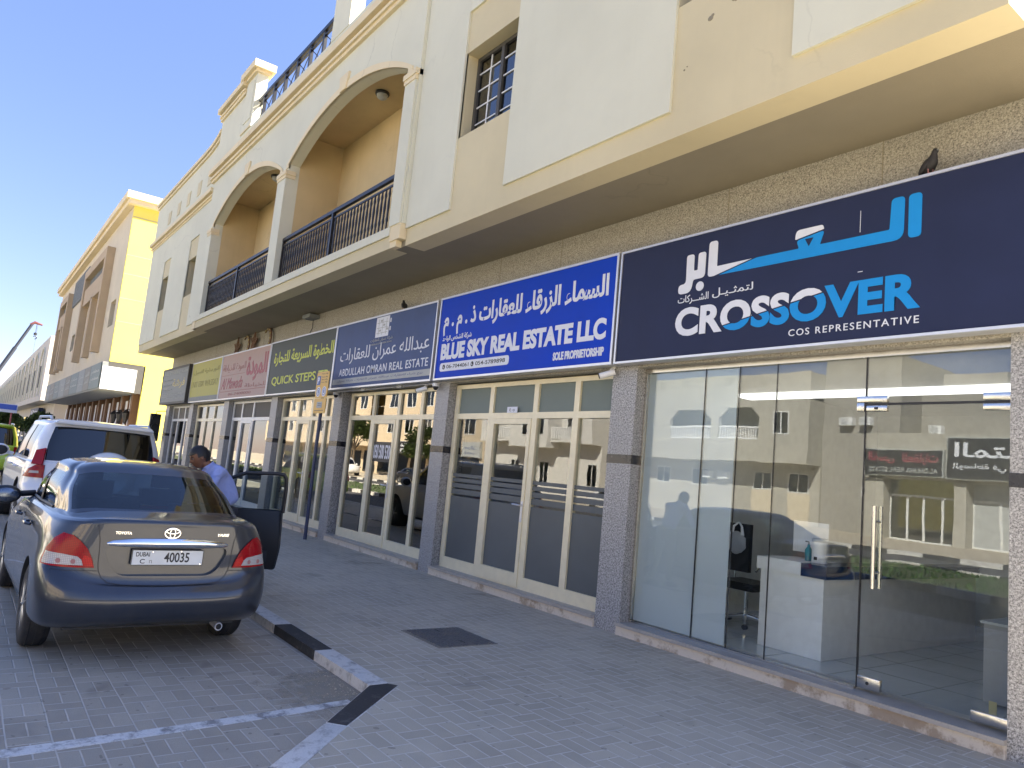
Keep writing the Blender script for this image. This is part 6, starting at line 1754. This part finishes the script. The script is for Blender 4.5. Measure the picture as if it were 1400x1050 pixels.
for a, b_, z in ((-37.7, -34.0, 7.55), (-33.4, -30.05, 7.7)):
    bm = B()
    for k in range(4):
        d = .62 - k * .15; zz = z - .15 * (k + 1)
        box(bm, a, a + d, Y1 - .28, Y1 - .02, zz, zz + .151); box(bm, b_ - d, b_, Y1 - .28, Y1 - .02, zz, zz + .151)
    obj('stepped_corner', bm, 'cream2', VL)
    bm = boxes((a, b_, Y1 - .2, Y1 - .08, 6.28, 6.40), (a, b_, Y1 - .2, Y1 - .08, 5.5, 5.58)); n = int((b_ - a) / .2)
    for k in range(n): box(bm, a + k * .2 + .05, a + k * .2 + .13, Y1 - .18, Y1 - .1, 5.58, 6.28)
    obj('balustrade', bm, 'white', VL)
mwin(VL, -28.8, -27.8, 5.95, 7.35, Y1); mwin(VL, -40.6, -39.6, 5.95, 7.35, Y1)
for x in (-31.3, -28.5, -36.6, -40.2): mwin(VL, x, x + 1.35, 2.2, 3.3, Y1 - 1.6)
bm = boxes((-31.4, -29.8, Y1 - 1.6, Y1 - 1.56, 0, 2.1), (-28.6, -27.0, Y1 - 1.6, Y1 - 1.56, 0, 2.1)); obj('boarded_panel', bm, 'tan', VL)
ac(VL, -35.4, 2.7, Y1 - 1.6); ac(VL, -34.0, 2.7, Y1 - 1.6)
bm = B()
for x in (-39, -36.8, -32.9, -30): 
    for k in range(3): box(bm, x + k * .2, x + k * .2 + .08, Y1, Y1 + .05, 9.3, 9.8)
obj('parapet_ornament', bm, 'cream3', VL)
RW = thing('grey_cream_block', 'plain old block in grey cream render beside the cream villa across the road', 'building', (-24, -33, 0))
bm = boxes((-26.3, -21.5, -42, -33.2, 0, 11.0), (-21.5, -8, -44, -36, 0, 9.1), (-20.5, -17, -43, -36.5, 9.1, 10.2)); obj('wall', bm, 'cream3', RW)
ac(RW, -25.0, 6.6, -33.2); ac(RW, -23.8, 6.6, -33.2); ac(RW, -20.9, 6.4, -36)
mwin(RW, -23.6, -23.2, 2.2, 2.7, -33.2)
SH = thing('single_storey_shops', 'low cream row of shops across the road below dark signs', 'building', (-15, -29.4, 0))
Y2 = -29.44
bm = boxes((-21.6, 4, -36, Y2 - .5, 3.3, 5.8), (-21.6, 4, Y2 - .5, Y2, 3.42, 5.8)); obj('upper_wall', bm, 'cream2', SH)
bm = boxes((-21.6, -20.5, -36, Y2 - .1, 0, 3.3), (-16.9, -16.3, -36, Y2 - .1, 0, 3.3), (-11.2, -10.6, -36, Y2 - .1, 0, 3.3), (-5, -4.4, -36, Y2 - .1, 0, 3.3), (-21.5, 4, -36, -33, 0, 3.3)); obj('pier', bm, 'cream2', SH)
for x0, x1, dk in ((-20.5, -16.9, 1), (-16.3, -11.2, 0), (-10.6, -5, 1)):
    f = obj('shopfront', boxes((x0, x1, Y2 - 1.0, Y2 - .92, 2.35, 2.48), (x0, x1, Y2 - 1.0, Y2 - .92, 0, .12), *[(x0 + (x1 - x0) * k / 4 - .06, x0 + (x1 - x0) * k / 4 + .06, Y2 - 1.0, Y2 - .915, .12, 2.35) for k in range(5)]), 'alu_white', SH)
    obj('pane', boxes((x0, x1, Y2 - .97, Y2 - .96, .12, 3.3)), 'glass_win' if dk else 'greyline', f)
    obj('backing', boxes((x0, x1, Y2 - 1.4, Y2 - 1.35, 0, 3.3)), 'dark' if dk else 'greyline', f)
def far_sign(x0, x1, z0, z1, y, face, label, lines, back=True):
    t = thing('shop_sign', label, 'sign', ((x0 + x1) / 2, y, z0))
    obj('panel', boxes((x0, x1, y, y + .3, z0, z1)), face, t); obj('frame', boxes((x0 - .06, x1 + .06, y - .01, y + .26, z0 - .06, z1 + .06)), 'greyline', t)
    for s, a, b_, c, d, m, bold, ar in lines:
        bm = text_bm(arabic(s) if ar else s, -(x0 + (x1 - x0) * b_), -(x0 + (x1 - x0) * a), z0 + (z1 - z0) * c, z0 + (z1 - z0) * d, 0, bold)
        for v in bm.verts: v.co = Vector((-v.co.x, y + .3 - v.co.y, v.co.z))
        obj('lettering', bm, m, t)
    return t
M['offblack'] = plain('black_sign_face', (.02, .02, .026), .5)
far_sign(-21.4, -17.3, 3.5, 4.85, Y2, 'offblack', 'smaller black sign with red and white lettering across the road', [('الضحى', .05, .40, .45, .92, 'redink', .02, True), ('للعقارات', .5, .95, .45, .92, 'redink', .02, True), ('AL DHUHA REAL ESTATE', .05, .95, .1, .32, 'greyline', .01, False)])
far_sign(-17.05, -11.4, 3.5, 5.55, Y2, 'offblack', 'large black sign with white Arabic lettering across the road', [('المتحدة', .05, .95, .5, .9, 'letter_white', .02, True), ('الوساطة في بيع العقارات', .05, .95, .15, .36, 'letter_white', .01, True)])
far_sign(-10.8, -5, 3.5, 4.9, Y2, 'slate', 'blue shop sign at the near end of the low shops across the road', [('للعقارات', .1, .9, .3, .8, 'letter_white', .02, True)])
EB = thing('end_block', 'plain tan block at the near end across the road', 'building', (12, -34, 0))
bm = boxes((4, 34, -46, -30, 0, 10)); obj('wall', bm, 'peach', EB)
for k in range(6): mwin(EB, 6 + k * 4.5, 8 + k * 4.5, 5.5, 7, -30)
for k in range(6): mwin(EB, 6 + k * 4.5, 8 + k * 4.5, 1.2, 3, -30)
WV = thing('white_villa', 'white two storey villa across the road with arched niches', 'building', (-52, -30, 0))
bm = boxes((-60.2, -44.2, -42, -30.6, 0, 9.4), (-60.2, -57.9, -30.6, -29.4, 4.6, 8.6), (-54.9, -49.5, -30.6, -29.0, 4.2, 8.8), (-46.8, -44.2, -30.6, -29.4, 4.6, 8.6)); obj('wall', bm, 'whitewall', WV)
bm = boxes((-57.9, -54.9, -30.6, -29.4, 4.7, 4.9), (-49.5, -46.8, -30.6, -29.4, 4.7, 4.9)); obj('balcony_slab', bm, 'whitewall', WV)
bm = B()
for a, b_ in ((-57.9, -54.9), (-49.5, -46.8)):
    for k in range(12): box(bm, a + (b_ - a) * k / 12, a + (b_ - a) * k / 12 + .1, -29.5, -29.42, 5.0, 5.9)
    box(bm, a, b_, -29.52, -29.40, 5.9, 6.0)
obj('balustrade', bm, 'white', WV)
for x in (-57, -53.0, -51.2, -48.6): mwin(WV, x, x + 1.2, 5.3, 7.2, -30.6 if x in (-57, -48.6) else -29.0)
for x in (-56.4, -52, -48, -45.7): mwin(WV, x, x + 1.1, 1.2, 3.0, -30.6)
PB = thing('peach_shops', 'peach three storey shop block across the road with bright signs', 'building', (-78, -30, 0))
bm = boxes((-130, -60.4, -44, -31.2, 3.6, 12.2), (-130, -60.4, -44, -33, 0, 3.6), (-63.0, -60.4, -33, -31.2, 0, 3.6)); obj('wall', bm, 'peach', PB)
for k in range(14):
    for z in (5.4, 8.6): mwin(PB, -66 - k * 4.4, -64.2 - k * 4.4, z, z + 1.7, -31.2)
for k in range(14): obj('shopfront', boxes((-67 - k * 4.4, -63.4 - k * 4.4, -33, -32.95, .2, 3.0)), 'glass_win', PB)
far_sign(-71, -66.5, 3.0, 4.3, -31.2, 'slate', 'dark blue sign with yellow strip on the peach shop block across the road', [('للعقارات', .1, .9, .4, .85, 'letter_white', .02, True), ('للتجارة', .3, .9, .08, .32, 'lime', .01, True)])
far_sign(-65.8, -62.5, 3.0, 4.5, -31.2, 'greyline', 'pale green grey sign on the peach shop block across the road', [('مركز', .2, .8, .5, .8, 'slate', .02, True), ('للخياطة', .2, .8, .15, .35, 'slate', .01, True)])
far_sign(-80, -74, 3.0, 4.3, -31.2, 'offblack', 'black sign with white lettering farther along the peach shop block', [('شركة العقارات', .1, .9, .5, .85, 'letter_white', .02, True), ('050 500 5300', .1, .9, .1, .4, 'letter_white', .02, False)])

# trees
def leafm(name, c):
    n = NT(name); f = n.noise(n.pos(), 3.0, 3)
    oi = n.n('ShaderNodeObjectInfo')
    cc = n.mix(n.mapr(f, .35, .65), tuple(v * .6 for v in c), tuple(v * 1.35 for v in c))
    d = n.n('ShaderNodeBsdfDiffuse'); n.set(d.inputs[0], cc); tl = n.n('ShaderNodeBsdfTranslucent'); n.set(tl.inputs[0], cc)
    mx = n.n('ShaderNodeMixShader'); mx.inputs[0].default_value = .3
    n.t.links.new(d.outputs[0], mx.inputs[1]); n.t.links.new(tl.outputs[0], mx.inputs[2]); return n.out(mx.outputs[0])
M['leaf'] = leafm('foliage', (.075, .105, .040)); M['bark'] = dirty('bark', (.13, .10, .07), (.06, .045, .03), .7, 8, .95)
def tree(x, y, h, r, label, nl=2600, z0=0, ls=.16, seed=1):
    rg = random.Random(seed); t = thing('tree', label, 'tree', (x, y, z0))
    bm = B(); th = h * .42
    tube(bm, [(x, y, z0), (x + .05, y, z0 + th * .5), (x - .04, y + .05, z0 + th)], [r * .09, r * .07, r * .055], 10)
    cl = []
    for k in range(9):
        a = 2 * pi * k / 9 + rg.random(); d = r * rg.uniform(.35, .8); zz = z0 + th + (h - th) * rg.uniform(.15, .85)
        c = Vector((x + d * cos(a), y + d * sin(a), zz)); cl.append((c, r * rg.uniform(.32, .52)))
        tube(bm, [(x - .04, y + .05, z0 + th * rg.uniform(.75, 1)), (x + d * .4 * cos(a), y + d * .4 * sin(a), (zz + z0 + th) / 2), c], [r * .04, r * .025, r * .01], 6)
    cl.append((Vector((x, y, z0 + h * .86)), r * .45))
    obj('trunk', bm, 'bark', t)
    bm = B()
    for i in range(nl):
        c, rr = cl[rg.randrange(len(cl))]
        d = Vector((rg.gauss(0, 1), rg.gauss(0, 1), rg.gauss(0, .8))).normalized() * rr * rg.random() ** .4
        p = c + d; u = Vector((rg.gauss(0, 1), rg.gauss(0, 1), rg.gauss(0, 1))).normalized(); v = u.orthogonal().normalized(); s = ls * rg.uniform(.6, 1.3)
        q = [bm.verts.new(p + u * s), bm.verts.new(p + v * s * .45), bm.verts.new(p - u * s), bm.verts.new(p - v * s * .45)]; bm.faces.new(q)
    obj('crown', bm, 'leaf', t, recalc=False)
    return t
tree(-58, 4.0, 2.7, 1.0, 'bushy street tree beyond the lime green car', 3400, 0, .14, 3)
tree(-66, 2.6, 2.6, .9, 'small dark street tree farther down the street', 2400, 0, .14, 5)
tree(-84, -27, 7, 2.6, 'leafy tree across the road before the peach shops', 2600, 0, .24, 7)
tree(-62.5, -24, 5.5, 1.9, 'slim tree across the road near the white villa', 2200, 0, .2, 9)
